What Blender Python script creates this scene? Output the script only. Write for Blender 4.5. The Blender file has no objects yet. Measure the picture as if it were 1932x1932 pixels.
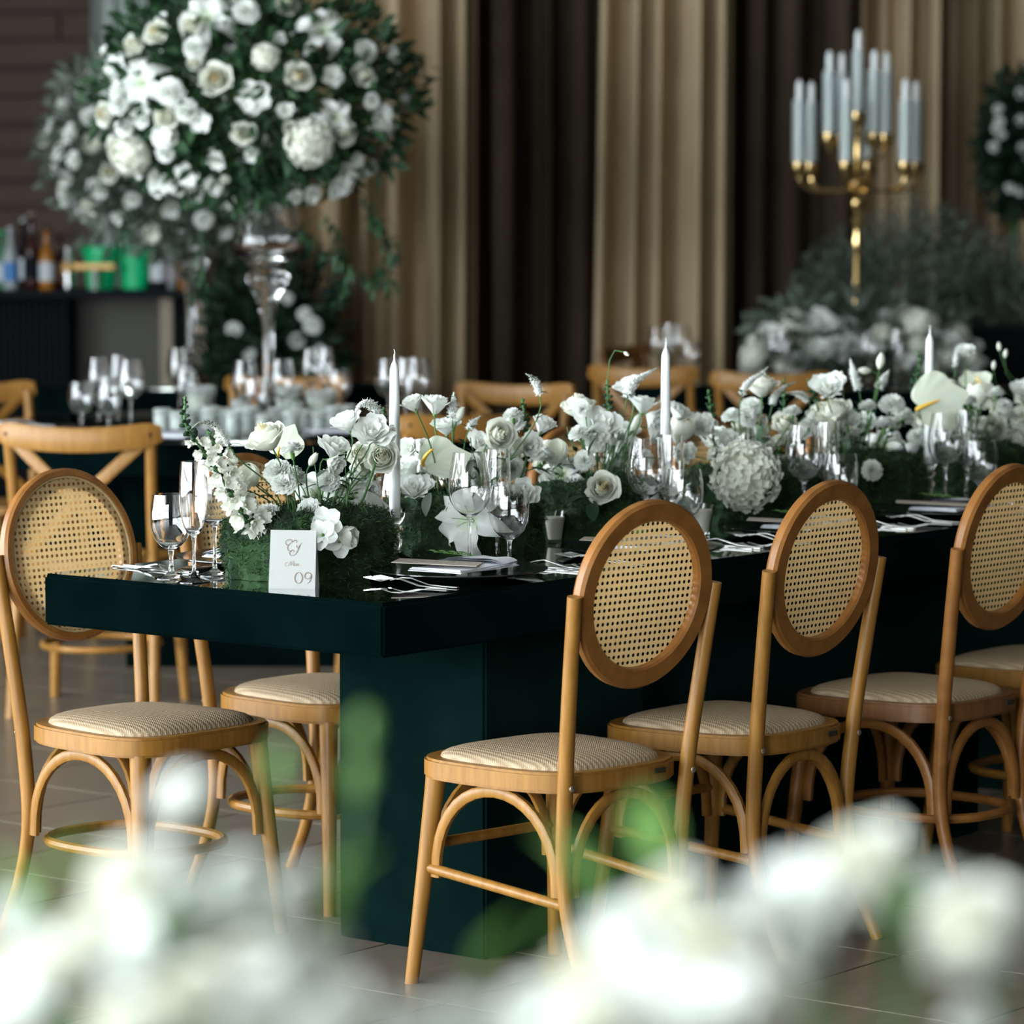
import bpy, bmesh, math, random
from mathutils import Vector as V, Matrix as MX, noise as NZ

# ------------------------------------------------------------------ camera, sky, light, exposure
PI = math.pi
sc = bpy.context.scene
COL = sc.collection
F_PX, CAM_H, PITCH = 6842.0, 1.5144, 0.08367
cd = bpy.data.cameras.new('camera'); cam = bpy.data.objects.new('camera', cd); COL.objects.link(cam)
cam.location = (0, 0, CAM_H); cam.rotation_euler = (PI/2 - PITCH, 0, 0)
cd.sensor_fit = 'HORIZONTAL'; cd.sensor_width = 24.0; cd.lens = 24.0*F_PX/1932.0
cd.dof.use_dof = True; cd.dof.focus_distance = 7.2; cd.dof.aperture_fstop = 2.6
cd.clip_end = 200
sc.camera = cam
sc.view_settings.view_transform = 'Standard'; sc.view_settings.look = 'None'
sc.view_settings.gamma = 1.0; sc.view_settings.use_curve_mapping = False
sc.view_settings.exposure = 2.1
W = bpy.data.worlds.new('overcast_sky'); sc.world = W; W.use_nodes = True
bgn = W.node_tree.nodes['Background']
bgn.inputs['Color'].default_value = (0.86, 0.95, 1.0, 1); bgn.inputs['Strength'].default_value = 5.0
sc.cycles.max_bounces = 16; sc.cycles.transparent_max_bounces = 16; sc.cycles.transmission_bounces = 16
sc.cycles.diffuse_bounces = 3; sc.cycles.glossy_bounces = 4
sc.cycles.caustics_reflective = False; sc.cycles.caustics_refractive = True
sc.cycles.sample_clamp_indirect = 10.0
def portal(name, loc, rot, sx, sy):
    ld = bpy.data.lights.new(name, 'AREA'); ld.shape = 'RECTANGLE'; ld.size = sx; ld.size_y = sy
    ld.cycles.is_portal = True
    o = bpy.data.objects.new(name, ld); o.location = loc; o.rotation_euler = rot; COL.objects.link(o)
portal('daylight_left', (-7.45, 1.75, 2.35), (0, -PI/2, 0), 4.1, 17.1)
portal('daylight_behind', (-4.6, -7.45, 2.35), (PI/2, 0, 0), 4.8, 4.1)

# ------------------------------------------------------------------ mesh helpers
class MB:
    def __init__(s): s.v = []; s.f = []; s.m = []
    def add(s, vs, fs, M=None, mi=0):
        n = len(s.v)
        s.v += [(M @ V(p)) for p in vs] if M else [V(p) for p in vs]
        s.f += [tuple(i+n for i in f) for f in fs]; s.m += [mi]*len(fs)
        return s
    def merge(s, o, M=None, mi=None):
        n = len(s.v); s.v += [M @ p for p in o.v] if M else list(o.v)
        s.f += [tuple(i+n for i in f) for f in o.f]; s.m += o.m if mi is None else [mi]*len(o.f)
        return s
    def box(s, c, d, M=None, mi=0):
        x, y, z = c; a, b, h = d[0]/2, d[1]/2, d[2]/2
        vs = [(x+i*a, y+j*b, z+k*h) for k in (-1, 1) for j in (-1, 1) for i in (-1, 1)]
        return s.add(vs, [(0, 2, 3, 1), (4, 5, 7, 6), (0, 1, 5, 4), (2, 6, 7, 3), (0, 4, 6, 2), (1, 3, 7, 5)], M, mi)
    def grid(s, fn, nu, nv, M=None, mi=0, closeu=False):
        vs = [fn(i/nu, j/nv) for j in range(nv+1) for i in range(nu if closeu else nu+1)]
        w = nu if closeu else nu+1
        fs = [(j*w+i, j*w+(i+1) % w, (j+1)*w+(i+1) % w, (j+1)*w+i) for j in range(nv) for i in range(nu)]
        return s.add(vs, fs, M, mi)
    def lathe(s, prof, n=16, M=None, mi=0, sq=None):
        def P(u, v):
            r, z = prof[round(v*(len(prof)-1))]; a = 2*PI*u
            return (r*math.cos(a), r*math.sin(a), z)
        return s.grid(P, n, len(prof)-1, M, mi, True)
    def sweep(s, pts, sec, up=None, closed=False, cap=True, mi=0, sc_=None):
        pts = [V(p) for p in pts]; n = len(pts); k = len(sec); vs = []
        N = V(up) if up else None
        for i, p in enumerate(pts):
            a = pts[(i-1) % n] if (closed or i > 0) else p
            b = pts[(i+1) % n] if (closed or i < n-1) else p
            t = (b-a).normalized()
            if up: n1 = (N - t*N.dot(t)).normalized()
            else:
                if N is None: N = V((0, 0, 1)) if abs(t.z) < .9 else V((1, 0, 0))
                n1 = (N - t*N.dot(t)).normalized(); N = n1
            b1 = t.cross(n1); q = sc_[i] if sc_ else 1.0
            vs += [p + n1*(x*q) + b1*(y*q) for x, y in sec]
        fs = []
        for i in range(n if closed else n-1):
            j = (i+1) % n
            fs += [(i*k+c, i*k+(c+1) % k, j*k+(c+1) % k, j*k+c) for c in range(k)]
        if cap and not closed: fs += [tuple(range(k-1, -1, -1)), tuple((n-1)*k+c for c in range(k))]
        return s.add(vs, fs, None, mi)
    def tube(s, pts, r, n=8, up=None, closed=False, mi=0, cap=True):
        rs = r if isinstance(r, (list, tuple)) else None
        sec = [(math.cos(2*PI*i/n)*(1 if rs else r), math.sin(2*PI*i/n)*(1 if rs else r)) for i in range(n)]
        return s.sweep(pts, sec, up, closed, cap, mi, rs)
    def ball(s, c, r, n=8, m=5, M=None, mi=0):
        r = r if isinstance(r, (tuple, list)) else (r, r, r)
        def P(u, v):
            a, b = 2*PI*u, PI*(v-.5)
            return (c[0]+r[0]*math.cos(a)*math.cos(b), c[1]+r[1]*math.sin(a)*math.cos(b), c[2]+r[2]*math.sin(b))
        return s.grid(P, n, m, M, mi, True)
    def prism(s, poly, z0, z1, M=None, mi=0):
        n = len(poly)
        vs = [(x, y, z0) for x, y in poly] + [(x, y, z1) for x, y in poly]
        return s.add(vs, [tuple(range(n-1, -1, -1)), tuple(range(n, 2*n))] + [(i, (i+1) % n, n+(i+1) % n, n+i) for i in range(n)], M, mi)
    def mesh(s, name, mats, bevel=0, seg=2, smooth=True, ang=38):
        me = bpy.data.meshes.new(name)
        me.from_pydata([tuple(p) for p in s.v], [], s.f)
        mats = mats if isinstance(mats, (list, tuple)) else [mats]
        for m in mats: me.materials.append(m)
        if len(mats) > 1: me.polygons.foreach_set('material_index', s.m)
        if bevel:
            bm = bmesh.new(); bm.from_mesh(me)
            es = [e for e in bm.edges if len(e.link_faces) == 2 and e.calc_face_angle(0) > .6]
            bmesh.ops.bevel(bm, geom=es, offset=bevel, segments=seg, affect='EDGES', clamp_overlap=True)
            bm.to_mesh(me); bm.free()
        if smooth:
            me.polygons.foreach_set('use_smooth', [True]*len(me.polygons))
            me.set_sharp_from_angle(angle=math.radians(ang))
        me.update(); return me
def obj(name, mb, mats=None, parent=None, label=None, kind=None, M=None, **kw):
    me = mb.mesh(name, mats, **kw) if isinstance(mb, MB) else mb
    o = bpy.data.objects.new(name, me); COL.objects.link(o)
    if parent is not None: o.parent = parent
    if label: o['label'] = label
    if kind: o['kind'] = kind
    if M is not None: o.matrix_local = M
    return o
def tag(o, label, cat, group=None):
    o['label'] = label; o['category'] = cat
    if group: o['group'] = group
    return o
def thing(name, label, cat, loc=(0, 0, 0), rz=0, group=None):
    o = bpy.data.objects.new(name, None); COL.objects.link(o); o.empty_display_size = .1
    o.location = loc; o.rotation_euler = (0, 0, rz)
    return tag(o, label, cat, group)
def struct(name, mb, mats, parent=None, **kw): return obj(name, mb, mats, parent, kind='structure', **kw)
KIDS = {}
def copy_tree(o, loc=None, rz=None, label=None, group=None):
    def rec(a, par):
        c = a.copy(); COL.objects.link(c)
        if par is not None: c.parent = par
        for k in [x for x in a.children]: rec(k, c)
        return c
    r = rec(o, None)
    if loc is not None: r.location = loc
    if rz is not None: r.rotation_euler = (0, 0, rz)
    if label: r['label'] = label
    if group: r['group'] = group
    return r
def bez(p0, p1, p2, p3, n=10):
    p0, p1, p2, p3 = map(V, (p0, p1, p2, p3)); out = []
    for i in range(n+1):
        t = i/n; out.append(p0*(1-t)**3 + p1*3*t*(1-t)**2 + p2*3*t*t*(1-t) + p3*t**3)
    return out
def crom(P, n=6):
    P = [V(p) for p in P]; Q = [P[0]*2-P[1]] + P + [P[-1]*2-P[-2]]; out = []
    for i in range(1, len(Q)-2):
        a, b, c, d = Q[i-1:i+3]
        for k in range(n):
            t = k/n
            out.append(.5*((2*b) + (c-a)*t + (2*a-5*b+4*c-d)*t*t + (3*b-a-3*c+d)*t**3))
    return out + [P[-1]]
def frame(d, roll=0.0):                                  # rotation that takes +Z to d
    return V(d).normalized().to_track_quat('Z', 'Y').to_matrix().to_4x4() @ MX.Rotation(roll, 4, 'Z')

# ------------------------------------------------------------------ materials
def mat(name, col, rough=.5, metal=0.0, **kw):
    m = bpy.data.materials.new(name); m.use_nodes = True
    b = m.node_tree.nodes['Principled BSDF']
    b.inputs['Base Color'].default_value = (*col, 1); b.inputs['Roughness'].default_value = rough
    b.inputs['Metallic'].default_value = metal
    for k, v in kw.items(): b.inputs[k].default_value = v
    return m
def N(m, t, **kw):
    n = m.node_tree.nodes.new(t)
    for k, v in kw.items():
        if k in n.inputs: n.inputs[k].default_value = v
        else: setattr(n, k, v)
    return n
def Lk(m, a, ao, b, bi): m.node_tree.links.new(a.outputs[ao], b.inputs[bi])
def ramp(m, stops):
    r = N(m, 'ShaderNodeValToRGB'); e = r.color_ramp.elements
    while len(e) < len(stops): e.new(.5)
    for x, (p, c) in zip(e, stops): x.position = p; x.color = (*c, 1)
    return r
def noisy(m, stops, scale=5, stretch=(1, 1, 1), detail=4, bump=0, bscale=None, coord='Object', dist=.002):
    b = m.node_tree.nodes['Principled BSDF']
    tc = N(m, 'ShaderNodeTexCoord'); mp = N(m, 'ShaderNodeMapping'); mp.inputs['Scale'].default_value = stretch
    nz = N(m, 'ShaderNodeTexNoise', Scale=scale, Detail=detail); r = ramp(m, stops)
    Lk(m, tc, coord, mp, 'Vector'); Lk(m, mp, 'Vector', nz, 'Vector'); Lk(m, nz, 'Fac', r, 'Fac'); Lk(m, r, 'Color', b, 'Base Color')
    if bump:
        n2 = N(m, 'ShaderNodeTexNoise', Scale=bscale or scale*3, Detail=3); bp = N(m, 'ShaderNodeBump', Strength=bump, Distance=dist)
        Lk(m, mp, 'Vector', n2, 'Vector'); Lk(m, n2, 'Fac', bp, 'Height'); Lk(m, bp, 'Normal', b, 'Normal')
    return m
def wood(name, a, b_, rough=.38, st=(18, 18, 1.6)):
    return noisy(mat(name, a, rough, 0, **{'Specular IOR Level': .3}), [(.3, a), (.7, b_)], 4.5, st, 5, .06, 20)
def petal_mat(name, col, tr=.35):
    m = bpy.data.materials.new(name); m.use_nodes = True; nt = m.node_tree
    p = nt.nodes['Principled BSDF']; out = nt.nodes['Material Output']
    p.inputs['Base Color'].default_value = (*col, 1); p.inputs['Roughness'].default_value = .55; p.inputs['Specular IOR Level'].default_value = .25
    t = N(m, 'ShaderNodeBsdfTranslucent', Color=(*[c**1.15 for c in col], 1)); mx = N(m, 'ShaderNodeMixShader', Fac=tr)
    Lk(m, p, 'BSDF', mx, 1); Lk(m, t, 'BSDF', mx, 2); Lk(m, mx, 'Shader', out, 'Surface')
    return m
M_WOOD = wood('honey_beech', (.195, .084, .0130), (.285, .134, .026))
M_WOODH = wood('honey_beech_ring', (.185, .070, .0135), (.27, .112, .026), st=(5, 5, 5))
M_WOODD = wood('walnut_beech', (.12, .050, .015), (.20, .085, .028))
M_WOODX = wood('oak_crossback', (.225, .101, .020), (.31, .152, .034))
M_WOODXD = wood('oak_crossback_deep', (.16, .064, .015), (.23, .10, .026))
M_CANE = noisy(petal_mat('natural_cane', (.62, .42, .20), .45), [(.3, (.62, .43, .20)), (.7, (.78, .57, .30))], 60, (1, 1, 1), 3, .3, 380, dist=.0008)
# woven pad: diagonal herringbone strands
M_PAD = mat('woven_cord', (.66, .52, .36), .75)
def _pad():
    m = M_PAD; b = m.node_tree.nodes['Principled BSDF']
    tc = N(m, 'ShaderNodeTexCoord'); mp = N(m, 'ShaderNodeMapping')
    mp.inputs['Rotation'].default_value = (0, 0, .12)
    w1 = N(m, 'ShaderNodeTexWave', Scale=24.0, Distortion=1.0); w1.inputs['Detail'].default_value = 1
    mp2 = N(m, 'ShaderNodeMapping'); mp2.inputs['Rotation'].default_value = (0, 0, .85)
    w2 = N(m, 'ShaderNodeTexWave', Scale=80.0, Distortion=1.2)
    mp3 = N(m, 'ShaderNodeMapping'); mp3.inputs['Rotation'].default_value = (0, 0, -.75)
    w3 = N(m, 'ShaderNodeTexWave', Scale=80.0, Distortion=1.2)
    for q, w in ((mp, w1), (mp2, w2), (mp3, w3)): Lk(m, tc, 'Object', q, 'Vector'); Lk(m, q, 'Vector', w, 'Vector')
    a = N(m, 'ShaderNodeMath', operation='MULTIPLY'); Lk(m, w2, 'Fac', a, 0); Lk(m, w3, 'Fac', a, 1)
    s = N(m, 'ShaderNodeMath', operation='ADD'); Lk(m, a, 0, s, 0); Lk(m, w1, 'Fac', s, 1)
    bp = N(m, 'ShaderNodeBump', Strength=.45, Distance=.0022); Lk(m, s, 0, bp, 'Height'); Lk(m, bp, 'Normal', b, 'Normal')
    r = ramp(m, [(.1, (.26, .175, .098)), (.55, (.37, .27, .165)), (1, (.46, .345, .225))])
    h = N(m, 'ShaderNodeMath', operation='MULTIPLY'); h.inputs[1].default_value = .62; Lk(m, s, 0, h, 0); Lk(m, h, 0, r, 'Fac'); Lk(m, r, 'Color', b, 'Base Color')
_pad()
def velvet(name, lo, hi):
    m = noisy(mat(name, lo, 1.0), [(.35, lo), (.75, hi)], 6, (1, 1, 1), 6, .25, 700, dist=.001); nt = m.node_tree
    b = nt.nodes['Principled BSDF']; df = N(m, 'ShaderNodeBsdfDiffuse', Roughness=1.0)
    for ip in ('Color', 'Normal'):
        src = b.inputs['Base Color' if ip == 'Color' else 'Normal'].links[0].from_socket; nt.links.new(src, df.inputs[ip])
    sh = N(m, 'ShaderNodeBsdfSheen', Color=(.002, .006, .006, 1), Roughness=.5); ad = N(m, 'ShaderNodeAddShader')
    Lk(m, df, 'BSDF', ad, 0); Lk(m, sh, 'BSDF', ad, 1); Lk(m, ad, 'Shader', nt.nodes['Material Output'], 'Surface'); nt.nodes.remove(b)
    return m
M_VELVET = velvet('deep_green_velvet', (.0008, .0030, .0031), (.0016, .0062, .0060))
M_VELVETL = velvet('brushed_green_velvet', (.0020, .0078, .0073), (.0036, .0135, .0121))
M_MIRROR = mat('smoked_mirror', (.66, .70, .66), .025, 1.0)
M_GLASS = mat('clear_glass', (1, 1, 1), 0.0, 0, IOR=1.47, **{'Transmission Weight': 1.0})
M_FROST = mat('frosted_glass', (.72, .76, .73), .22, 0, IOR=1.3, **{'Transmission Weight': .75})
M_TUBE = mat('reflection_haze_glass', (.86, .92, .91), .35, 0, IOR=1.4, **{'Transmission Weight': .8})  # whitish haze stands in for reflections on the candelabra's glass tubes
M_SILVER = mat('polished_steel', (.72, .72, .72), .12, 1.0)
M_STEEL = mat('brushed_nickel', (.55, .50, .42), .3, 1.0)
M_TAG = mat('dark_label_plate', (.05, .045, .03), .4, .6)
M_PLATE = mat('black_glazed_plate', (.012, .016, .015), .12)
M_LINEN = noisy(mat('white_linen', (.78, .80, .86), .85), [(.3, (.74, .77, .84)), (.7, (.82, .84, .90))], 40, bump=.25, bscale=300, dist=.0006)
M_PAPER = mat('cream_paper', (.375, .382, .365), .9, 0, **{'Specular IOR Level': .1})
M_MENU = noisy(mat('beige_menu_paper', (.48, .42, .35), .85), [(.3, (.45, .39, .32)), (.7, (.52, .46, .39))], 30)
M_INK = mat('bronze_ink', (.17, .11, .08), .7)
M_INKP = mat('pale_bronze_ink', (.28, .23, .19), .7)
M_PET = petal_mat('white_petal', (.85, .87, .83))
M_CREAM = petal_mat('cream_petal', (.84, .83, .70))
M_IVORY = petal_mat('ivory_petal', (.84, .85, .76))
M_HEART = petal_mat('rose_heart_petal', (.82, .74, .50), .25)
M_SPAT = petal_mat('greenish_spathe', (.76, .82, .66), .25)
M_YEL = mat('yellow_spadix', (.72, .43, .04), .55)
M_LEAF = noisy(petal_mat('dark_leaf', (.022, .060, .026), .2), [(.3, (.012, .036, .016)), (.7, (.034, .086, .034))], 8)
M_LEAFL = petal_mat('light_green', (.17, .33, .09), .3)
M_LEAFB = petal_mat('deep_bush_leaf', (.012, .032, .017), .15)
M_GREY = noisy(petal_mat('silver_green_leaf', (.10, .15, .12), .2), [(.3, (.055, .080, .060)), (.7, (.155, .185, .145))], 4)
M_STEM = petal_mat('green_stem', (.075, .17, .055), .1)
M_MOSSL = noisy(mat('moss_tips', (.03, .09, .02), .9), [(.3, (.014, .046, .010)), (.7, (.042, .110, .024))], 30)
M_MOSS = noisy(mat('moss', (.02, .075, .018), .95), [(.32, (.003, .012, .004)), (.7, (.016, .050, .011))], 14, coord='Object')
M_WAX = mat('white_wax', (.82, .85, .84), .4, **{'Subsurface Weight': .3, 'Subsurface Radius': (.01, .01, .01), 'Subsurface Scale': .5})
M_WAXC = mat('ivory_wax', (.70, .70, .58), .5)
M_BRASS = mat('polished_brass', (.72, .50, .22), .18, 1.0)
M_CURT = noisy(mat('beige_drape', (.36, .285, .20), .9), [(.3, (.41, .305, .185)), (.7, (.47, .36, .222))], 3, bump=.1, bscale=200)
M_CURTD = noisy(mat('dark_brown_drape', (.045, .031, .02), .95), [(.3, (.085, .058, .035)), (.7, (.115, .080, .050))], 3)
M_CURTG = mat('pale_grey_drape', (.50, .55, .52), .9)
M_PLANK = noisy(mat('dark_brown_plank', (.085, .050, .036), .7), [(.3, (.065, .038, .028)), (.7, (.11, .066, .048))], 5, (.6, 8, 8))
M_WALL = mat('charcoal_wall', (.02, .02, .02), .9)
M_CEIL = mat('pale_ceiling', (.42, .42, .40), .9)
M_TILE = noisy(mat('taupe_tile', (.20, .165, .13), .28), [(.3, (.135, .108, .082)), (.7, (.19, .155, .12))], 6, (1, 6, 1), 5, .04, 30)
M_GROUT = mat('pale_grout', (.33, .29, .23), .8)
M_FRAME = mat('window_frame_black', (.02, .02, .022), .5)
M_BLACK = mat('black_stain', (.006, .008, .010), .85, 0, **{'Specular IOR Level': .12})
M_GREENP = mat('green_plastic', (.0, .42, .15), .4)
M_AMBER = mat('amber_bottle', (.30, .11, .012), .1)
M_REDB = mat('dark_red_bottle', (.03, .006, .006), .12)
M_CLEARB = mat('pale_bottle', (.30, .33, .33), .12)
M_GREENB = mat('green_bottle', (.05, .16, .08), .12)
M_LABEL = mat('bottle_label', (.50, .52, .54), .7)
M_BLUE = mat('blue_label', (.05, .18, .42), .6)
M_GOLDC = mat('gold_cap', (.42, .25, .09), .5, .6)
M_PANEL = mat('grey_panel', (.075, .072, .062), .9)
M_POST = mat('sand_post', (.26, .215, .16), .8)
M_TERRA = mat('terracotta_label', (.40, .12, .05), .7)  # plain terracotta colour for bottle labels

# ------------------------------------------------------------------ places: table frame, pixels to points on real planes
TH = 0.66812; TC = V((-0.24087, 6.72216, 0)); TW = 0.8974; TZ = 0.78
DU = V((-math.cos(TH), math.sin(TH), 0)); DL = V((math.sin(TH), math.cos(TH), 0))
def T(l, u, z=0.0): return TC + DL*l + DU*u + V((0, 0, z))
_cp, _sp = math.cos(PITCH), math.sin(PITCH)
def ray(px, py):
    a, b = (px-966)/F_PX, -(py-966)/F_PX
    return V((a, _cp + b*_sp, -_sp + b*_cp))
def at_z(px, py, z): d = ray(px, py); return V((0, 0, CAM_H)) + d*((z-CAM_H)/d.z)
def at_d(px, py, D): d = ray(px, py); return V((0, 0, CAM_H)) + d*(D/d.y)
def at_u(px, py, u): d = ray(px, py); return V((0, 0, CAM_H)) + d*((u + TC.dot(DU))/(d.dot(DU)))
def ppm(p): return F_PX/p.y
RZ_U = math.atan2(DU.y, DU.x) - PI/2                     # turn that takes local +Y to +U

# ------------------------------------------------------------------ room
rnd = random.Random(7)
fl = struct('floor', MB().box((0, 7.0, -.054), (17, 30, .1)), M_GROUT, smooth=False)
tile_me = MB().box((0, 0, -.002), (.4515, .4390, .008)).mesh('tile', M_TILE, bevel=.0012, seg=1)
rest = MB(); ntile = 0
for i in range(-32, 60):
    for j in range(-44, 44):
        c = T(.145+.4575*(i+.5), -.47-.4450*(j+.5))
        if not (-8.2 < c.x < 8.2 and -7.7 < c.y < 21.7): continue
        D = c.y*_cp + CAM_H*_sp; px = 966 + F_PX*c.x/max(D, .1)
        if 5.6 < c.y < 14.5 and -170 < px < 2100 and ntile < 298:
            o = obj('tile', tile_me, parent=fl, M=MX.Translation(c) @ MX.Rotation(math.atan2(DL.y, DL.x), 4, 'Z')); ntile += 1
        else:
            a, b = DL*.2257, DU*.2195
            rest.add([c+a+b+V((0, 0, .002)), c+a-b+V((0, 0, .002)), c-a-b+V((0, 0, .002)), c-a+b+V((0, 0, .002))], [(0, 3, 2, 1)])
obj('tile_field', rest, M_TILE, fl, kind='stuff', smooth=False)
struct('ceiling', MB().box((0, 7, 5.3), (17, 30, .2)), M_CEIL, smooth=False)
struct('wall_right', MB().box((8.2, 7, 2.6), (.2, 30, 5.4)), M_WALL, smooth=False)
wb = struct('wall_back', MB().box((0, 21.8, 2.6), (16.6, .2, 5.4)), M_WALL, smooth=False)
pk = [MB().box((0, 0, 0), (2.4, .03, .155)).mesh('plank', M_PLANK, bevel=.004, seg=1)]
for k in range(30):
    for c in range(3):
        obj('plank', pk[0], parent=wb, M=MX.Translation((-6.9+c*2.41+(.6 if k % 2 else 0), 21.68+rnd.uniform(-.006, .006), .1+k*.166)))
# open glazed sides: posts and mullions of the window walls behind and to the left of the camera
for nm, ax in (('wall_left', 0), ('wall_front', 1)):
    w = MB()
    if ax == 0:
        w.box((-7.6, 16.15, 2.6), (.2, 11.5, 5.4)); w.box((-7.6, 1.7, 4.85), (.2, 17.5, .9)); w.box((-7.6, 1.7, .13), (.2, 17.5, .3))
    else:
        w.box((3.0, -7.6, 2.6), (10.4, .2, 5.4)); w.box((-4.65, -7.6, 4.85), (5.0, .2, .9)); w.box((-4.65, -7.6, .13), (5.0, .2, .3))
    struct(nm, w, M_WALL, smooth=False)
for k in range(7):
    y0 = -6.9 + k*2.45; w = MB()
    for yy in (y0, y0+1.2, y0+2.4): w.box((-7.6, yy, 2.35), (.12, .09, 4.15))
    for zz in (1.2, 3.0): w.box((-7.6, y0+1.2, zz), (.1, 2.4, .06))
    struct('window_%d' % (k+1), w, M_FRAME, smooth=False)
for k in range(2):
    x0 = -7.0 + k*2.45; w = MB()
    for xx in (x0, x0+1.2, x0+2.4): w.box((xx, -7.6, 2.35), (.09, .12, 4.15))
    for zz in (1.2, 3.0): w.box((x0+1.2, -7.6, zz), (2.4, .1, .06))
    struct('window_%d' % (k+8), w, M_FRAME, smooth=False)

# ------------------------------------------------------------------ drapes along the back
def drape(name, x0, x1, y, label, mtl, folds, amp, seed, flare=0.0, z1=4.9, grp=None):
    r = random.Random(seed); wid = x1-x0
    ph = [r.uniform(0, 6.3) for _ in range(4)]
    def P(u, v):
        uu = u + .03*math.sin(2*PI*u*folds*.37+ph[0])
        s = math.sin(2*PI*folds*uu+ph[1]); s = math.copysign(abs(s)**.75, s)
        d = amp*(s + .45*math.sin(2*PI*folds*.53*uu+ph[2]) + .2*math.sin(2*PI*folds*1.9*uu+ph[3]))
        z = z1*(1-v); k = 1 + flare*v
        return (x0+wid/2 + (u-.5)*wid*k + .03*math.sin(ph[0]+v*2)*v, y + d*(1+.25*v), z+.01)
    o = obj(name, MB().grid(P, int(folds*18), 14), mtl)
    return tag(o, label, 'curtain', grp)
X18 = lambda px, y: (px-966)/F_PX*y
drape('curtain', X18(560, 17.6), X18(893, 17.6), 17.6, 'beige floor-length curtain hanging behind the tall flower vase', M_CURT, 5.5, .085, 3, .03)
drape('curtain', X18(1143, 17.6), X18(1378, 17.6), 17.6, 'beige floor-length curtain hanging alone between two dark drapes', M_CURT, 4.6, .080, 11, .14)
drape('curtain', X18(1625, 18.5), X18(1770, 18.5), 18.5, 'beige curtain hanging directly behind the brass candelabra', M_CURT, 3.2, .07, 5, .05)
drape('curtain', X18(1745, 18.9), X18(1960, 18.9), 18.9, 'beige curtain in shade behind the grey bush, farthest right', M_CURT, 4.5, .07, 8, .05)
drape('curtain', X18(870, 19.0), X18(1180, 19.0), 19.0, 'dark brown curtain between the first two beige curtains', M_CURTD, 4.2, .10, 21)
drape('curtain', X18(1350, 19.5), X18(1660, 19.5), 19.5, 'dark brown curtain beside the candelabra, left of it', M_CURTD, 4.2, .10, 33)
drape('curtain', X18(178, 19.6), X18(282, 19.6), 19.6, 'pale grey narrow curtain beside the brown plank wall', M_CURTG, 3.0, .05, 13)
drape('curtain', X18(270, 20.2), X18(600, 20.2), 20.2, 'dark brown curtain behind the flower ball, next to pale grey one', M_CURTD, 4.0, .09, 17)

# ------------------------------------------------------------------ tables
def long_table(l0, l1, peds, label, prefix=''):
    t = thing('banquet_table', label, 'table', T(l0, TW/2), RZ_U + PI/2)
    n = l1-l0
    # local axes: +X = -... after turn, local X runs along -L or +L
    Mi = t.matrix_basis.inverted()
    def LB(la, lb, ua, ub, za, zb):
        b = MB(); P = [T(l, u, z) for z in (za, zb) for u in (ua, ub) for l in (la, lb)]
        b.add([Mi @ p for p in P], [(0, 2, 3, 1), (4, 5, 7, 6), (0, 1, 5, 4), (2, 6, 7, 3), (0, 4, 6, 2), (1, 3, 7, 5)])
        me = bmesh.new(); return b
    def fix(b):
        me = b.mesh('x', M_VELVET, smooth=False); bm = bmesh.new(); bm.from_mesh(me); bmesh.ops.recalc_face_normals(bm, faces=bm.faces)
        bm.to_mesh(me); bm.free(); return me
    def part(nm, b, m, bev, seg=2):
        o = obj(nm, b, m, t, bevel=bev, seg=seg); bm = bmesh.new(); bm.from_mesh(o.data); bmesh.ops.recalc_face_normals(bm, faces=bm.faces); bm.to_mesh(o.data); bm.free()
        return o
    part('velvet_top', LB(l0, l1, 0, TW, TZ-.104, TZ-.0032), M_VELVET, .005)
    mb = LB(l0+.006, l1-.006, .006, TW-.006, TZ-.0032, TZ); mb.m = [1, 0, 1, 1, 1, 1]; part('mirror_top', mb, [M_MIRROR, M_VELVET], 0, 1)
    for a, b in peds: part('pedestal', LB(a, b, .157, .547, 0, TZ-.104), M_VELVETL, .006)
    return t
long_table(0, 2.45, [(.50, 1.04)], 'dark green velvet banquet table with mirrored top, nearest its free end')
long_table(2.452, 5.0, [(3.0, 4.4)], 'dark green velvet banquet table continuing behind the first one')
# the second pedestal of the first table stands under its far end
tb = bpy.data.objects['banquet_table']
_Mi = tb.matrix_basis.inverted(); _b = MB()
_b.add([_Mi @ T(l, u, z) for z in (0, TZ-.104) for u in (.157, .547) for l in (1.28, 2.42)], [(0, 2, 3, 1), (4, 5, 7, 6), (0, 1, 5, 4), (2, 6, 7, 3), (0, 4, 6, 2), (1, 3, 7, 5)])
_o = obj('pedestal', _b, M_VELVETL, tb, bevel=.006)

def round_table(c, r, label):
    t = thing('round_table', label, 'table', (c[0], c[1], 0))
    obj('velvet_top', MB().lathe([(0, TZ-.11), (r-.01, TZ-.11), (r, TZ-.10), (r, TZ-.015), (r-.006, TZ-.007), (0, TZ-.007)], 64), M_VELVET, t)
    obj('mirror_top', MB().lathe([(0, TZ-.007), (r-.02, TZ-.007), (r-.02, TZ), (0, TZ)], 64), M_MIRROR, t, ang=20)
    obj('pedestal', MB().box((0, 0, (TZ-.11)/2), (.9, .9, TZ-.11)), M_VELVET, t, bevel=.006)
    return t
RT1 = V((-.826, 12.35, 0)); RT2 = V((1.50, 15.7, 0)); RT3 = V((-1.35, 15.6, 0))
round_table(RT1, .98, 'round dark velvet table carrying the tall crystal vase and candle cluster')
round_table(RT2, .98, 'round dark velvet table carrying the brass candelabra')
round_table(RT3, .85, 'round dark table hidden behind the candle cluster, under the rear flowers')

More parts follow.
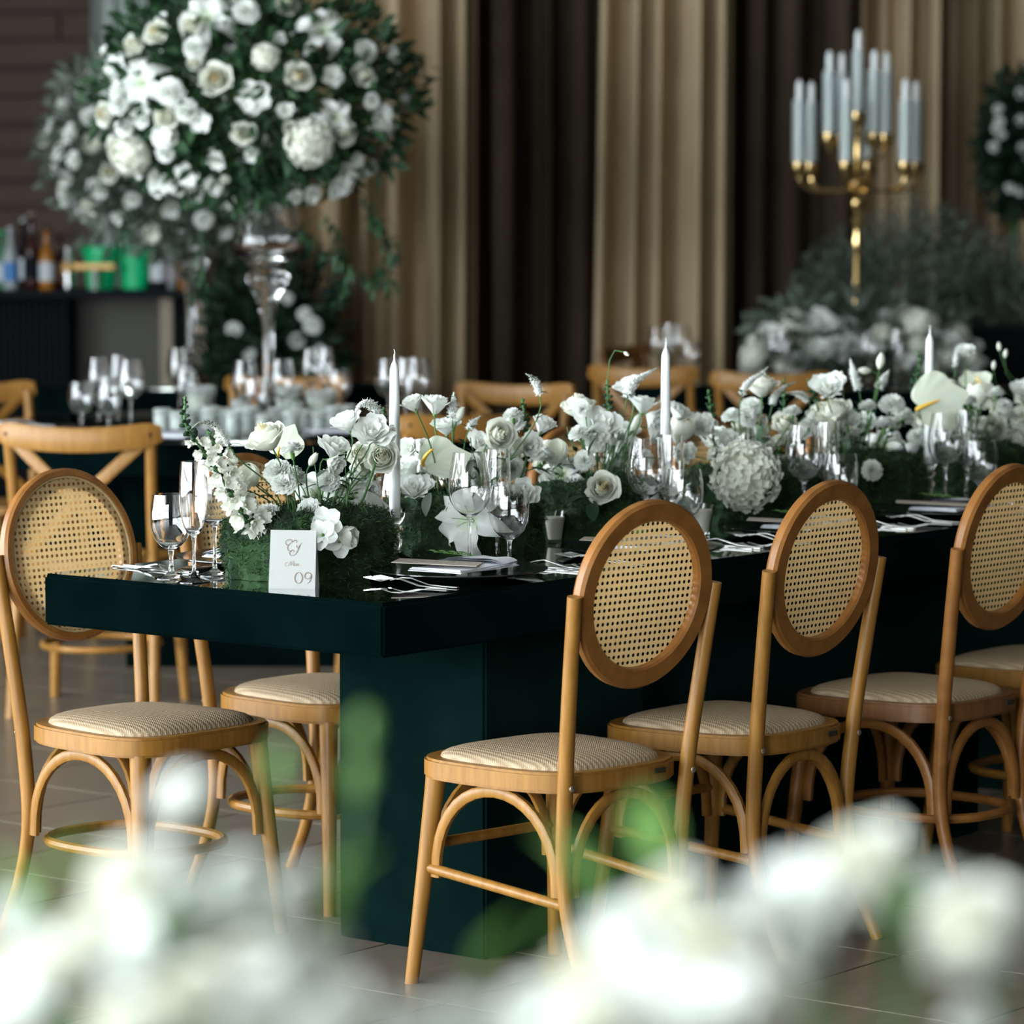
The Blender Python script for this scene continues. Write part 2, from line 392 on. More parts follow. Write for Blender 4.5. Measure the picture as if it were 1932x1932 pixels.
# ------------------------------------------------------------------ medallion chairs (local +Y faces the table)
def seat_outline(g=0.0, n=56):
    out = []
    for i in range(n):
        a = 2*PI*i/n; c, s = math.cos(a), math.sin(a)
        e = .52 if s > 0 else .60
        x = math.copysign(abs(c)**e, c); y = math.copysign(abs(s)**e, s)
        y2 = .005 + y*.21; w = .222 - .030*(.5-.5*y) if True else 0
        out.append((x*(w-g), y2*(1-g/.21)))
    return out
RING_C = V((0, -.229, .785)); LEAN = math.radians(8.5)
def ring_pt(a, r, off=0.0):
    x, h = r*math.cos(a), r*math.sin(a)
    return RING_C + V((x, -math.sin(LEAN)*h + math.cos(LEAN)*off, math.cos(LEAN)*h + math.sin(LEAN)*off))
def cane_mesh():
    b = MB(); p = .01345; k = 12; rh = .0038
    for i in range(-k, k+1):
        for j in range(-k, k+1):
            x, y = i*p, j*p
            if x*x+y*y > .1655**2: continue
            vs = []
            for q in range(8):
                a = q*PI/4; m = 1/max(abs(math.cos(a)), abs(math.sin(a)))
                vs.append((x+math.cos(a)*m*p/2, y+math.sin(a)*m*p/2))
            for q in range(8):
                a = q*PI/4; vs.append((x+rh*math.cos(a), y+rh*math.sin(a)))
            P3 = [RING_C + V((u, -math.sin(LEAN)*v + .0062, math.cos(LEAN)*v + .0009)) for u, v in vs]
            b.add(P3, [(q, (q+1) % 8, 8+(q+1) % 8, 8+q) for q in range(8)])
    return b.mesh('cane', M_CANE, smooth=False)
def strip_sec(a, b): return [(-a, -b*.6), (-a*.6, -b), (a*.6, -b), (a, -b*.6), (a, b*.6), (a*.6, b), (-a*.6, b), (-a, b*.6)]
FEET = {'fl': (V((-.165, .165, .415)), V((-.20, .20, 0))), 'fr': (V((.165, .165, .415)), V((.20, .20, 0)))}
def rear_pts(s):
    return crom([(s*.165, -.262, 0), (s*.163, -.208, .12), (s*.163, -.180, .25), (s*.169, -.190, .43), (s*.181, -.212, .61), (s*.194, -.238, .795)], 6)
def leg_at(nm, z):
    if nm in FEET:
        a, b = FEET[nm]; t = 1-z/.415; return a.lerp(b, t**1.5 if t > 0 else 0)
    s = -1 if nm == 'rl' else 1; P = rear_pts(s)
    for p, q in zip(P, P[1:]):
        if p.z <= z <= q.z: return p.lerp(q, (z-p.z)/(q.z-p.z))
    return P[-1]
def make_medallion(label, dark=False, ring=False):
    wm, wr = (M_WOODH, M_WOODH) if dark else (M_WOOD, M_WOODH)
    t = thing('medallion_chair', label, 'chair')
    sf = MB().prism(seat_outline(), .412, .452)
    obj('seat_frame', sf, M_WOODD if dark else M_WOOD, t, bevel=.005)
    def pad(u, v):
        o = seat_outline(.026)[int(u*56) % 56]; k = math.cos(v*PI/2)**.55 if v < 1 else 0
        return (o[0]*k, o[1]*k, .450 + .026*math.sin(v*PI/2)**.8)
    obj('seat_pad', MB().grid(pad, 56, 7, closeu=True), M_PAD, t)
    n = 64; rg = MB()
    sec = [(-.0195, -.010), (-.0155, -.0145), (.015, -.0145), (.0205, -.008), (.0205, .006), (.016, .0125), (.0045, .0125), (.0030, .0045), (-.0195, .0035)]
    K_ = len(sec)
    vs = []
    for i in range(n):
        a = 2*PI*i/n; vs += [ring_pt(a, .1625+x, y) for x, y in sec]
    rg.add(vs, [(i*K_+c, i*K_+(c+1) % K_, ((i+1) % n)*K_+(c+1) % K_, ((i+1) % n)*K_+c) for i in range(n) for c in range(K_)])
    ro = obj('back_ring', rg, wr, t, ang=30)
    cn = obj('cane_panel', CANE, None, t)
    bd = MB().tube([ring_pt(2*PI*i/48, .1640, .0075) for i in range(48)], .0032, 6, closed=True)
    obj('cane_beading', bd, M_CANE, t)
    for s in (-1, 1):
        P = rear_pts(s)
        rs = [.0128 + .0030*min(1, p.z/.35) - .004*max(0, p.z-.45) for p in P]
        obj('rear_leg', MB().tube(P, rs, 12), wm, t)
        bt = MB().ball((0, 0, 0), (.0065, .003, .0065), 10, 4, MX.Translation(leg_at('rr' if s > 0 else 'rl', .428) + V((0, -.018, 0))))
        obj('bolt', bt, M_STEEL, t)
    for nm in FEET:
        s = -1 if nm == 'fl' else 1
        P = [leg_at(nm, .415*(1-i/8)) for i in range(9)]
        obj('front_leg', MB().tube(P, [.0215-.0075*(i/8) for i in range(9)], 12), wm, t)
    sec2 = strip_sec(.0075, .011)
    for a, b in (('fl', 'rl'), ('fr', 'rr'), ('rl', 'rr'), ('fl', 'fr')):
        A, B = leg_at(a, .215), leg_at(b, .215); At, Bt = leg_at(a, .40), leg_at(b, .40)
        d = (B-A).normalized(); A += d*.022; B -= d*.022; mid = (A+B)/2; out = d.cross(V((0, 0, 1)))
        pts = []
        for i in range(19):
            w = PI*i/18; h = .185*math.sin(w)**.85
            q = mid + (A-mid)*math.cos(w); q.z = .215+h; pts.append(q)
        obj('brace_arch', MB().sweep(pts, sec2, up=out), wm, t)
    if ring:
        P = []
        for i in range(40):
            a = 2*PI*i/40; c, s = math.cos(a), math.sin(a)
            P.append(V((math.copysign(abs(c)**.8, c)*.158, -.03+math.copysign(abs(s)**.8, s)*.185, .200)))
        obj('stretcher_hoop', MB().tube(P, .0105, 8, closed=True), M_WOODH if dark else M_WOOD, t)
    else:
        for a, b, z in (('fl', 'rl', .175), ('fr', 'rr', .175), ('fl', 'fr', .215)):
            obj('stretcher', MB().tube([leg_at(a, z), leg_at(b, z+(.025 if b[0] == 'r' else 0))], .0108, 10), wm, t)
    tg = MB().box((.075, -.2065, .437), (.030, .003, .010), MX.Rotation(0, 4, 'Z'))
    obj('maker_plate', tg, M_TAG, t)
    return t
CANE = cane_mesh()
CH_A = make_medallion('honey wood cane-back chair on the near side, closest to the table end')
def put(o, l, u, rz): o.location = T(l, u); o.rotation_euler = (0, 0, rz); return o
put(CH_A, .42, -.085, RZ_U-.12)
put(copy_tree(CH_A, label='honey wood cane-back chair, second along the near side of the table', group='cane-back chairs'), 1.02, -.08, RZ_U-.03)
CH_A['group'] = 'cane-back chairs'
CH_C = make_medallion('cane-back chair with dark brown seat frame, third along the near side of the table', True, True); CH_C['group'] = 'cane-back chairs'
put(CH_C, 1.655, -.125, RZ_U-.02)
CH_R = make_medallion('honey wood cane-back chair with front facing the camera, left of the table corner', False, True); CH_R['group'] = 'cane-back chairs'
put(CH_R, .265, .875, RZ_U+PI-.06)
def more(l, u, rz, label): put(copy_tree(CH_R, label=label, group='cane-back chairs'), l, u, rz)
more(2.29, -.09, RZ_U+.03, 'honey wood cane-back chair fourth along the near side, mostly outside the frame')
more(.86, .90, RZ_U+PI-.03, 'cane-back chair second along the far side, behind the first flower mound')
more(1.48, .92, RZ_U+PI, 'cane-back chair third along the far side, behind the candle of the first mound')
more(2.10, .92, RZ_U+PI+.03, 'cane-back chair fourth along the far side, behind the lily and roses')
more(2.72, .92, RZ_U+PI, 'cane-back chair fifth along the far side, behind the second tall candle')
more(3.34, .92, RZ_U+PI, 'cane-back chair sixth along the far side, behind the hydrangea')

# ------------------------------------------------------------------ cross-back chairs
def make_cross(label, deep=False):
    m = M_WOODXD if deep else M_WOODX
    t = thing('crossback_chair', label, 'chair')
    obj('seat', MB().prism([(x*1.0, y) for x, y in seat_outline(.004)], .435, .465), m, t, bevel=.006)
    def arc(x): return -.265 + .055*(1-(x/.215)**2)*-1
    for s in (-1, 1):
        P = crom([(s*.205, -.27, 0), (s*.200, -.235, .24), (s*.195, -.215, .45), (s*.198, -.245, .68), (s*.203, -.272, .845)], 5)
        obj('rear_leg', MB().tube(P, .0165, 10), m, t)
        obj('front_leg', MB().tube([(s*.175, .165, .44), (s*.185, .18, .2), (s*.195, .20, 0)], [.021, .018, .0145], 10), m, t)
    rail = MB(); pts = []; n = 22
    for i in range(n+1):
        x = -.232+.464*i/n; pts.append(V((x, -.265-.060*(1-(x/.232)**2), .855-.020*(1-(x/.232)**2))))
    scl = [1.0]*(n+1)
    scl[0] = scl[-1] = .62; scl[1] = scl[-2] = .9
    rail.sweep(pts, strip_sec(.0125, .036), up=(0, 1, 0), sc_=scl)
    ro = obj('top_rail', rail, m, t)
    for s in (-1, 1):
        obj('screw_head', MB().ball((s*.205, -.292, .850), (.006, .003, .006), 8, 4), M_BLACK, ro)
    for s in (-1, 1):
        P = [V((s*(.205-.37*q), -.268-.05*math.sin(PI*q)+.03*q+(.004*s), .850-.36*q)) for q in [i/10 for i in range(11)]]
        obj('cross_slat', MB().sweep(P, strip_sec(.005, .017), up=(0, 1, 0)), m, t)
    obj('stretcher_hoop', MB().tube([(.165*math.cos(a), -.03+.185*math.sin(a), .20) for a in [2*PI*i/30 for i in range(30)]], .0105, 8, closed=True), m, t)
    for s in (-1, 1):
        pts = [V((s*.185, -.03+.18*math.cos(PI*i/14), .235+.19*math.sin(PI*i/14))) for i in range(15)]
        obj('brace_arch', MB().sweep(pts, strip_sec(.007, .010), up=(1, 0, 0)), m, t)
    return t
def face(o, p, target, extra=0.0):
    o.location = (p[0], p[1], 0); d = V(target) - V((p[0], p[1], 0)); o.rotation_euler = (0, 0, math.atan2(d.y, d.x) - PI/2 + extra)
CX = make_cross('oak cross-back chair standing behind the near left cane-back chair'); CX['group'] = 'cross-back chairs'
face(CX, (-1.240, 10.95), RT1, .16); CX.scale = (1.06, 1.03, 1.0)
CXD = make_cross('deep brown cross-back chair at the far rim of the candelabra table', True); CXD['group'] = 'cross-back chairs'
face(CXD, (.75, 16.6), RT2, .35)
def xc(px, D, tgt, label, extra=0.0):
    o = copy_tree(CX, label=label, group='cross-back chairs'); o.scale = (1, 1, 1); face(o, ((px-966)/F_PX*D, D), tgt, extra); return o
xc(30, 12.95, RT1, 'cross-back chair cut off by the left edge, beside clustered glasses', -.35)
xc(535, 13.45, RT1, 'cross-back chair behind the votive candles, across the vase table')
xc(918, 12.9, RT1, 'cross-back chair right of the vase table, in front of the dark curtain', .55)
xc(795, 11.45, RT1, 'cross-back chair with its back to the first tall candle', .0)
xc(1255, 14.85, RT2, 'cross-back chair in front of the middle beige curtain, left of two', .42)
xc(1464, 14.35, RT2, 'cross-back chair near the candelabra table, right of two', .18)
xc(1935, 14.9, RT2, 'cross-back chair cut off by the right edge behind the flowers', .1)

# ------------------------------------------------------------------ glassware
def shell(outer, th=.0013):                              # closed thin wall: outer bowl profile then back down inside
    inn = [(max(r-th, .0003), z+(th if i == 0 else 0)) for i, (r, z) in enumerate(outer)]
    return outer + inn[::-1]
def goblet_mesh(name, foot, stem, z0, bowl, n=24):
    base = [(.0004, .0), (foot, .0), (foot, .0014), (foot*.55, .005), (stem*1.7, .012), (stem, .028), (stem*.95, z0*.7), (stem*1.25, z0-.006)]
    o = [(r, z) for r, z in bowl]
    inn = [(max(r-.0011, .0003), z+(.0025 if i == 0 else 0)) for i, (r, z) in enumerate(o)]
    inn = [(.0003, inn[0][1]+.0015)] + inn[1:]
    return MB().lathe(base + o + inn[::-1], n).mesh(name, M_GLASS, ang=60)
def bowl(z0, z1, rs): return [(r, z0+(z1-z0)*t) for t, r in rs]
G_WINE = goblet_mesh('wine_glass', .034, .0036, .100, bowl(.100, .234, [(0, .006), (.05, .018), (.14, .031), (.27, .041), (.42, .0445), (.6, .043), (.8, .0385), (1, .034)]))
G_FLUTE = goblet_mesh('flute', .032, .0036, .092, bowl(.092, .238, [(0, .006), (.05, .014), (.14, .021), (.3, .0265), (.5, .0285), (.75, .0275), (1, .0245)]))
G_WATER = goblet_mesh('water_goblet', .033, .0042, .058, bowl(.058, .168, [(0, .007), (.06, .020), (.17, .032), (.33, .040), (.5, .0425), (.7, .0415), (.87, .0385), (1, .036)]))
CAT_G = {'wine_glass': G_WINE, 'champagne_flute': G_FLUTE, 'water_goblet': G_WATER}
def glass(kind, p, label, group=None, s=1.0):
    o = obj(kind, CAT_G[kind]); o.location = p; o.scale = (s, s, s); o.rotation_euler = (0, 0, rnd.uniform(0, 6))
    return tag(o, label, 'glass', group)

# ------------------------------------------------------------------ cutlery
def flat(outline_half, path_z, th=.0018):                # left-right symmetric blade: [(y, halfwidth)], z by y
    b = MB(); n = len(outline_half)
    vs = []
    for y, w in outline_half:
        z = path_z(y); vs += [(-w, y, z), (w, y, z), (w*.8, y, z+th), (-w*.8, y, z+th)]
    fs = [(i*4+c, i*4+(c+1) % 4, i*4+4+(c+1) % 4, i*4+4+c) for i in range(n-1) for c in range(4)] + [(3, 2, 1, 0), tuple((n-1)*4+c for c in range(4))]
    return b.add(vs, fs)
zarc = lambda y: .0015 + .012*math.exp(-((y-.125)/.035)**2)
def fork_mesh():
    b = flat([(0, .004), (.004, .0065), (.03, .006), (.07, .0035), (.115, .003), (.135, .005), (.150, .0105), (.158, .0115)], zarc)
    for x in (-.0095, -.0032, .0032, .0095):
        b.merge(flat([(.156, .0018), (.175, .0017), (.20, .0008)], lambda y: zarc(.156)+(y-.156)*.12, .0016), MX.Translation((x, 0, 0)))
    return b.mesh('fork', M_SILVER)
def knife_mesh():
    return flat([(0, .004), (.004, .006), (.05, .0055), (.095, .005), (.10, .0085), (.16, .0098), (.20, .008), (.222, .001)], lambda y: .001, .003).mesh('knife', M_SILVER)
def spoon_mesh():
    b = flat([(0, .004), (.004, .0065), (.03, .006), (.07, .0035), (.125, .003), (.14, .007), (.152, .0155), (.168, .019), (.185, .0165), (.195, .009), (.199, .002)], zarc)
    return b.mesh('spoon', M_SILVER)
ME_FORK, ME_KNIFE, ME_SPOON = fork_mesh(), knife_mesh(), spoon_mesh()
ME_PLATE = MB().lathe([(.0005, .003), (.075, .003), (.085, 0), (.095, 0), (.10, .004), (.172, .012), (.180, .0155), (.1795, .0175), (.165, .0155), (.11, .0085), (.0005, .0075)], 56).mesh('charger', M_PLATE, ang=60)

# ------------------------------------------------------------------ printed monogram strokes
def ribbon(b, pts, w, M, mi=0, n=5):
    P = crom([(x, y, 0) for x, y in pts], n); k = len(P); vs = []
    for i, p in enumerate(P):
        t = (P[min(i+1, k-1)]-P[max(i-1, 0)]).normalized(); a = w*(.45+.55*abs(math.sin(PI*i/(k-1)*2)))
        q = V((-t.y, t.x, 0))*a; vs += [p+q, p-q]
    return b.add(vs, [(2*i, 2*i+1, 2*i+3, 2*i+2) for i in range(k-1)], M, mi)
STROKES_C = [[(790, 445), (765, 400), (690, 388), (622, 420), (618, 470), (650, 515), (700, 522)],
             [(880, 470), (885, 410), (840, 400), (760, 450), (690, 510), (668, 580), (690, 645), (740, 655)],
             [(820, 690), (830, 655), (780, 640), (722, 690), (740, 755), (800, 772), (865, 730), (900, 680), (935, 600), (960, 530), (1015, 455)],
             [(980, 500), (945, 575), (905, 575), (888, 540), (900, 515)]]
STROKES_M = [[(690, 940), (640, 935), (618, 975), (640, 1020), (690, 1010), (730, 960), (760, 905), (750, 1015)], [(755, 1010), (790, 960), (830, 895), (815, 1015)],
             [(825, 1000), (850, 975), (845, 955), (825, 985), (845, 1013), (868, 1000)], [(868, 1000), (890, 960), (893, 1005), (872, 1012)],
             [(940, 965), (915, 965), (903, 1000), (925, 1010), (943, 970), (940, 1005), (962, 1000)]]
STROKES_09 = [[(960+92*math.cos(a), 1300-130*math.sin(a)) for a in [PI/2+2*PI*i/20 for i in range(21)]],
              [(1272, 1230), (1255, 1195), (1195, 1168), (1135, 1195), (1110, 1250), (1130, 1305), (1190, 1325), (1250, 1290), (1275, 1230), (1268, 1300), (1235, 1390), (1180, 1432)]]
def strokes(ls, w, fx, M, b=None):
    b = b or MB()
    for s in ls: ribbon(b, [fx(*p) for p in s], w, M)
    return b

# table number card: a small tent of folded card, facing the camera
kc = at_z(550.5, 1111.5, TZ); hh, ww = .1125, .0915
card = thing('table_number_card', 'white folded tent card with monogram and number 09 at the table end', 'card', kc, -.13)
lean = .012
front = MB(); back = MB()
for b, y0 in ((front, 0.0), (back, .045)):
    s = 1 if y0 == 0 else -1
    b.add([(-ww/2, y0, 0), (ww/2, y0, 0), (ww/2*.985, .0225-s*.0008, hh), (-ww/2*.985, .0225-s*.0008, hh), (-ww/2, y0+s*.0006, 0), (ww/2, y0+s*.0006, 0), (ww/2*.985, .0225-s*.0002, hh), (-ww/2*.985, .0225-s*.0002, hh)],
          [(0, 1, 2, 3), (7, 6, 5, 4), (0, 4, 5, 1), (1, 5, 6, 2), (2, 6, 7, 3), (3, 7, 4, 0)])
obj('front_leaf', front, M_PAPER, card, smooth=False); obj('back_leaf', back, M_PAPER, card, smooth=False)
CM = MX.Translation((0, -.0010, 0)) @ MX.Rotation(math.atan2(hh, .0217), 4, 'X')
cs = .0915/1150; LH = math.hypot(hh, .0217)
fx = lambda x, y: ((x-800)*cs, (1572-y)*cs*LH/hh)
obj('monogram_print', strokes(STROKES_C, .00075, fx, CM), M_INK, card, smooth=False)
obj('word_print', strokes(STROKES_M, .00055, fx, CM), M_INKP, card, smooth=False)
obj('number_print', strokes(STROKES_09, .00095, fx, CM), M_INK, card, smooth=False)

# ------------------------------------------------------------------ place settings
def napkin_mesh():
    b = MB()
    for k in range(3):
        z = .0024*k; w = .205-.004*k; d = .125-.003*k
        def P(u, v, z=z, w=w, d=d):
            x = (u-.5)*w; y = (v-.5)*d
            return (x+.003*math.sin(v*5+z*900), y+.003*math.sin(u*6+z*700), z+.0022+.002*math.sin(u*3.1)*math.sin(v*3.1)+.0006*math.sin(u*9+z*500))
        b.grid(P, 10, 6); b.grid(lambda u, v: V(P(u, 1-v))-V((0, 0, .0019)), 10, 6)
        for e in range(2):
            b.grid(lambda u, v, e=e: V(P(u, e))-V((0, 0, .0019*(v if e == 0 else 1-v))), 10, 1)
            b.grid(lambda u, v, e=e: V(P(e, u))-V((0, 0, .0019*(1-v if e == 0 else v))), 6, 1)
    def K(u, v):                                          # the knotted band folded over one end
        x = .03+.085*u; y = (v-.5)*.150*(1-.30*u)
        return (x, y, 0.0095+.010*math.sin(PI*v)**.6*(1-.4*u)+.002*math.sin(v*9))
    b.grid(K, 8, 10); b.grid(lambda u, v: V(K(u, 1-v))-V((0, 0, .004)), 8, 10)
    return b.mesh('napkin', M_LINEN)
ME_NAP = napkin_mesh()
def leaf_strip(b, M, l, w, mi=0, fold=.25, curl=.2, n=4):
    vs = []
    for i in range(n+1):
        t = i/n; hw = w*math.sin(PI*min(.04+t*.96, 1))**.8*.5*(1 if t < .999 else .03); z = -curl*l*t*t
        vs += [(-hw, l*t, z+fold*hw), (0, l*t, z), (hw, l*t, z+fold*hw)]
    return b.add(vs, [(i*3+c, i*3+c+1, i*3+4+c, i*3+3+c) for i in range(n) for c in (0, 1)], M, mi)
def sprig_mesh():
    b = MB(); r = random.Random(4)
    b.tube([(0, -.04, .004), (0, 0, .006), (.004, .045, .012)], .0009, 5)
    for i in range(7):
        y = -.02+.011*i
        leaf_strip(b, MX.Translation((0, y, .006+.001*i)) @ MX.Rotation((1 if i % 2 else -1)*.85, 4, 'Z') @ MX.Rotation(.25, 4, 'X'), .036-.002*i, .017)
    return b.mesh('leaf_sprig', M_LEAFL)
ME_SPRIG = sprig_mesh()
def menu_mesh():
    return MB().box((0, 0, .0006), (.118, .170, .0012)).mesh('menu_card', M_MENU, smooth=False)
ME_MENU = menu_mesh()
b_ = strokes(STROKES_C, .0007, lambda x, y: ((x-800)*.00009, (600-y)*.00009+.035), MX.Translation((0, 0, .0014)))
for k in range(5): b_.box((0, .005-.012*k, .0014), (.055-.01*(k % 2), .0012, .0001))
ME_MPRINT = b_.mesh('menu_print', M_INKP, smooth=False)
ORD = ['first', 'second', 'third', 'fourth', 'fifth', 'sixth', 'seventh']
def setting(i, l, side):
    near = side > 0; u0 = .205 if near else TW-.205
    rz = RZ_U if near else RZ_U+PI
    sd = 'near side' if near else 'far side'; od = ORD[i]
    R = MX.Rotation(rz, 4, 'Z'); cy = -.150 if near else -.185
    def loc(x, y, z=0): return T(l, u0, TZ) + (R @ V((x, y, z)))
    pl = obj('charger_plate', ME_PLATE); pl.location = loc(0, 0); tag(pl, f'black charger plate at the {od} place on the {sd}', 'plate', 'charger plates')
    np_ = obj('napkin', ME_NAP); np_.location = loc(0, -.015, .0165); np_.rotation_euler = (0, 0, rz+.08); tag(np_, f'folded white linen napkin on the {od} plate of the {sd}', 'napkin', 'napkins')
    mn = obj('menu_card', ME_MENU); mn.location = loc(-.050, .012, .0300); mn.rotation_euler = (.035, .03, rz+.55); tag(mn, f'beige menu card lying on the {od} napkin of the {sd}', 'card', 'menu cards')
    obj('monogram_print', ME_MPRINT, parent=mn)
    sp = obj('leaf_sprig', ME_SPRIG); sp.location = loc(.035, .03, .033); sp.rotation_euler = (0, 0, rz+.9); tag(sp, f'green leaf sprig tucked beside the {od} menu card, {sd}', 'leaf', 'leaf sprigs')
    for k, x in enumerate((-.185, -.212)):
        o = obj('fork', ME_FORK); o.location = loc(x, cy+.004*k); o.rotation_euler = (0, 0, rz+.03); tag(o, f"{'inner' if k == 0 else 'outer'} steel fork left of the {od} plate, {sd}", 'fork', 'forks')
    for k, x in enumerate((.205, .228) if near else (.225, .247)):
        o = obj('knife', ME_KNIFE); o.location = loc(x, cy-.006*k); o.rotation_euler = (0, 0, rz-.03); tag(o, f"{'inner' if k == 0 else 'outer'} steel knife right of the {od} plate, {sd}", 'knife', 'knives')
    o = obj('spoon', ME_SPOON); o.location = loc(.254, cy+.004); o.rotation_euler = (0, 0, rz-.02); tag(o, f'steel spoon right of the knives at the {od} place, {sd}', 'spoon', 'spoons')
    gl = [('wine_glass', .172, .110, 'tall wine glass'), ('champagne_flute', .245, .095, 'slim champagne flute'), ('water_goblet', .200, .028, 'short round water goblet')]
    if not near: gl = [('wine_glass', .09, .05, 'tall wine glass'), ('champagne_flute', .215, .145, 'slim champagne flute'), ('water_goblet', .19, .05, 'short round water goblet')]
    if not near and i == 0: return loc, od, sd
    for kd, x, y, nm in gl: glass(kd, loc(x, y), f'{nm} at the {od} place on the {sd}', 'stemware on the long table')
    return loc, od, sd
for i, l in enumerate((.475, 1.09, 1.71, 2.335, 2.96)): setting(i, l, 1)
for i, l in enumerate((.43, 1.00, 1.62, 2.24)): setting(i, l, -1)
for kd, px, py, nm in (('water_goblet', 323, 1091, 'short round water goblet'), ('champagne_flute', 366, 1098, 'slim champagne flute'), ('wine_glass', 405, 1085, 'tall wine glass')):
    glass(kd, at_z(px, py, TZ), f'{nm} near the free corner, first place on the far side', 'stemware on the long table')

# ------------------------------------------------------------------ candles
ME_HOLD = MB().lathe([(.0004, 0), (.036, 0), (.037, .004), (.033, .009), (.022, .014), (.012, .020), (.010, .026), (.014, .034), (.0155, .045), (.013, .056), (.0105, .060), (.0165, .066), (.0175, .070), (.0165, .074), (.011, .079), (.016, .086), (.021, .096), (.0225, .112), (.0205, .112), (.014, .098), (.0125, .094), (.0004, .092)], 20).mesh('taper_holder', M_GLASS, ang=50)
ME_TAPER = MB().lathe([(.0004, .094), (.0118, .094), (.0118, .12), (.0115, .25), (.0098, .39), (.0092, .402), (.0055, .413), (.0018, .420), (.0015, .432), (.0004, .433)], 16).mesh('taper_candle', M_WAX)
ME_WICK = MB().tube([(0, 0, .425), (.001, 0, .435), (-.001, .001, .442)], .0009, 5).mesh('wick', M_WAX)
def taper(l, u, label, h=1.0):
    p = T(l, u, TZ)
    o = obj('taper_holder', ME_HOLD); o.location = p; tag(o, 'clear glass candlestick holding the ' + label, 'candlestick', 'glass candlesticks')
    c = obj('taper_candle', ME_TAPER); c.location = p; tag(c, label, 'candle', 'taper candles'); obj('wick', ME_WICK, parent=c)
taper(.625, .497, 'tall white taper candle between the first and second mounds')
taper(1.52, .45, 'tall white taper candle between the third mound and hydrangea')
taper(2.655, .455, 'tall white taper candle behind the large white anthurium')
VG = MB(); q = 20
VG.lathe([(.0004, 0), (.0165, 0), (.0165, .004), (.026, .070), (.0245, .070), (.0158, .009), (.0004, .009)], q)
ME_VG = VG.mesh('votive_glass', M_GLASS, ang=50)
ME_VC = MB().lathe([(.0004, .0095), (.0152, .0095), (.0225, .056), (.021, .0585), (.0004, .057)], 16).mesh('votive_candle', M_WAXC)
def votive(p, label, lit=True, grp='votives on the long table', s=1.0):
    o = obj('votive_glass', ME_VG); o.location = p; o.scale = (s, s, s); tag(o, label, 'votive', grp)
    if lit:
        c = obj('candle', ME_VC, parent=o); obj('wick', MB().tube([(0, 0, .056), (.001, 0, .066), (.003, 0, .072)], .0008, 5), M_WAX, c)
votive(at_z(1047, 1025, TZ), 'small tapered votive with ivory candle in front of the third mound')
votive(at_z(722, 1052, TZ), 'votive with ivory candle beside the first glass candlestick')
votive(at_z(1012, 990, TZ), 'votive with candle behind the goblet, between second and third mounds')
votive(at_z(1325, 1010, TZ), 'votive with candle behind the second water goblet')
votive(at_z(1492, 935, TZ), 'votive behind the third wine glass, beyond the hydrangea')
votive(at_z(1690, 945, TZ), 'votive beside the third glass candlestick')
ME_TUMB = MB().lathe([(.0004, 0), (.036, 0), (.040, .01), (.043, .115), (.0415, .115), (.0385, .012), (.0004, .008)], 22).mesh('tumbler', M_GLASS, ang=50)
for px, py, lb in ((1405, 895, 'clear straight tumbler behind the hydrangea'), (800, 960, 'clear straight tumbler behind the anthurium of the second mound')):
    o = obj('glass_tumbler', ME_TUMB); o.location = at_z(px, py, TZ); tag(o, lb, 'glass')

# ------------------------------------------------------------------ flowers (unit blooms: diameter 1, axis +Z, stem joins at the origin)
def wrap(b, az, rf, zf, ha, wp, ruf=0, fr=5, nu=5, nv=5, ph=0, mi=0):
    def P(u, v):
        s = u*2-1; a = az + s*ha*wp(v); r = rf(v)*(1-.10*s*s*(1-v)) + ruf*math.sin(fr*s+ph)*v*v
        return (r*math.cos(a), r*math.sin(a), zf(v) - .06*s*s*v + ruf*.8*math.cos(fr*1.3*s+ph*2)*v*v)
    return b.grid(P, nu, nv, None, mi)
WP = lambda v: math.sin(PI*(.16+.62*v))
def calyx(b, s=1.0, mi=1):
    b.ball((0, 0, .01), (.075*s, .075*s, .06), 8, 4, None, mi)
    for k in range(5): leaf_strip(b, MX.Rotation(k*1.256, 4, 'Z') @ MX.Rotation(.55, 4, 'X'), .26*s, .09*s, mi, .2, -.3, 3)
def rose(seed, openness=1.0):
    r = random.Random(seed); b = MB(); n = 27
    for k in range(n):
        t = k/(n-1); R = .035+.37*t**.8*openness; h = .64-.24*t
        curl = max(0, t-.5)*.22*openness; az = k*2.4+r.uniform(-.3, .3); dz = r.uniform(-.02, .025)
        ha = 1.5-.55*t
        rf = lambda v, R=R, c=curl, t=t: R*(.30+.70*math.sin(min(v*1.25, 1)*PI/2)) - (.30*R*v*v*(1-t)) + c*v**6
        zf = lambda v, h=h, c=curl, dz=dz: h*v - c*.6*v**6 + dz*v
        wrap(b, az, rf, zf, ha, WP, .005+.010*t, 4, 6, 6, r.uniform(0, 6), 2 if t < .34 else 0)
    b.ball((0, 0, .30), (.07, .07, .22), 6, 4, None, 2); calyx(b); return b
def lisianthus(seed, op=1.0):
    r = random.Random(seed); b = MB(); n = 13
    for k in range(n):
        t = k/(n-1); R = .10+.36*t*op; h = .62-.10*t; az = k*2.4+r.uniform(-.2, .2)
        rf = lambda v, R=R, t=t: .03+R*(v**.75) + .06*op*t*max(0, v-.7)*3
        zf = lambda v, h=h, t=t: h*v**.9 - .10*t*max(0, v-.75)
        wrap(b, az, rf, zf, 1.25-.45*t, WP, .022+.012*t, 5, 6, 5, r.uniform(0, 6))
    b.ball((0, 0, .40), (.06, .06, .09), 6, 3, None, 2); calyx(b, .9); return b
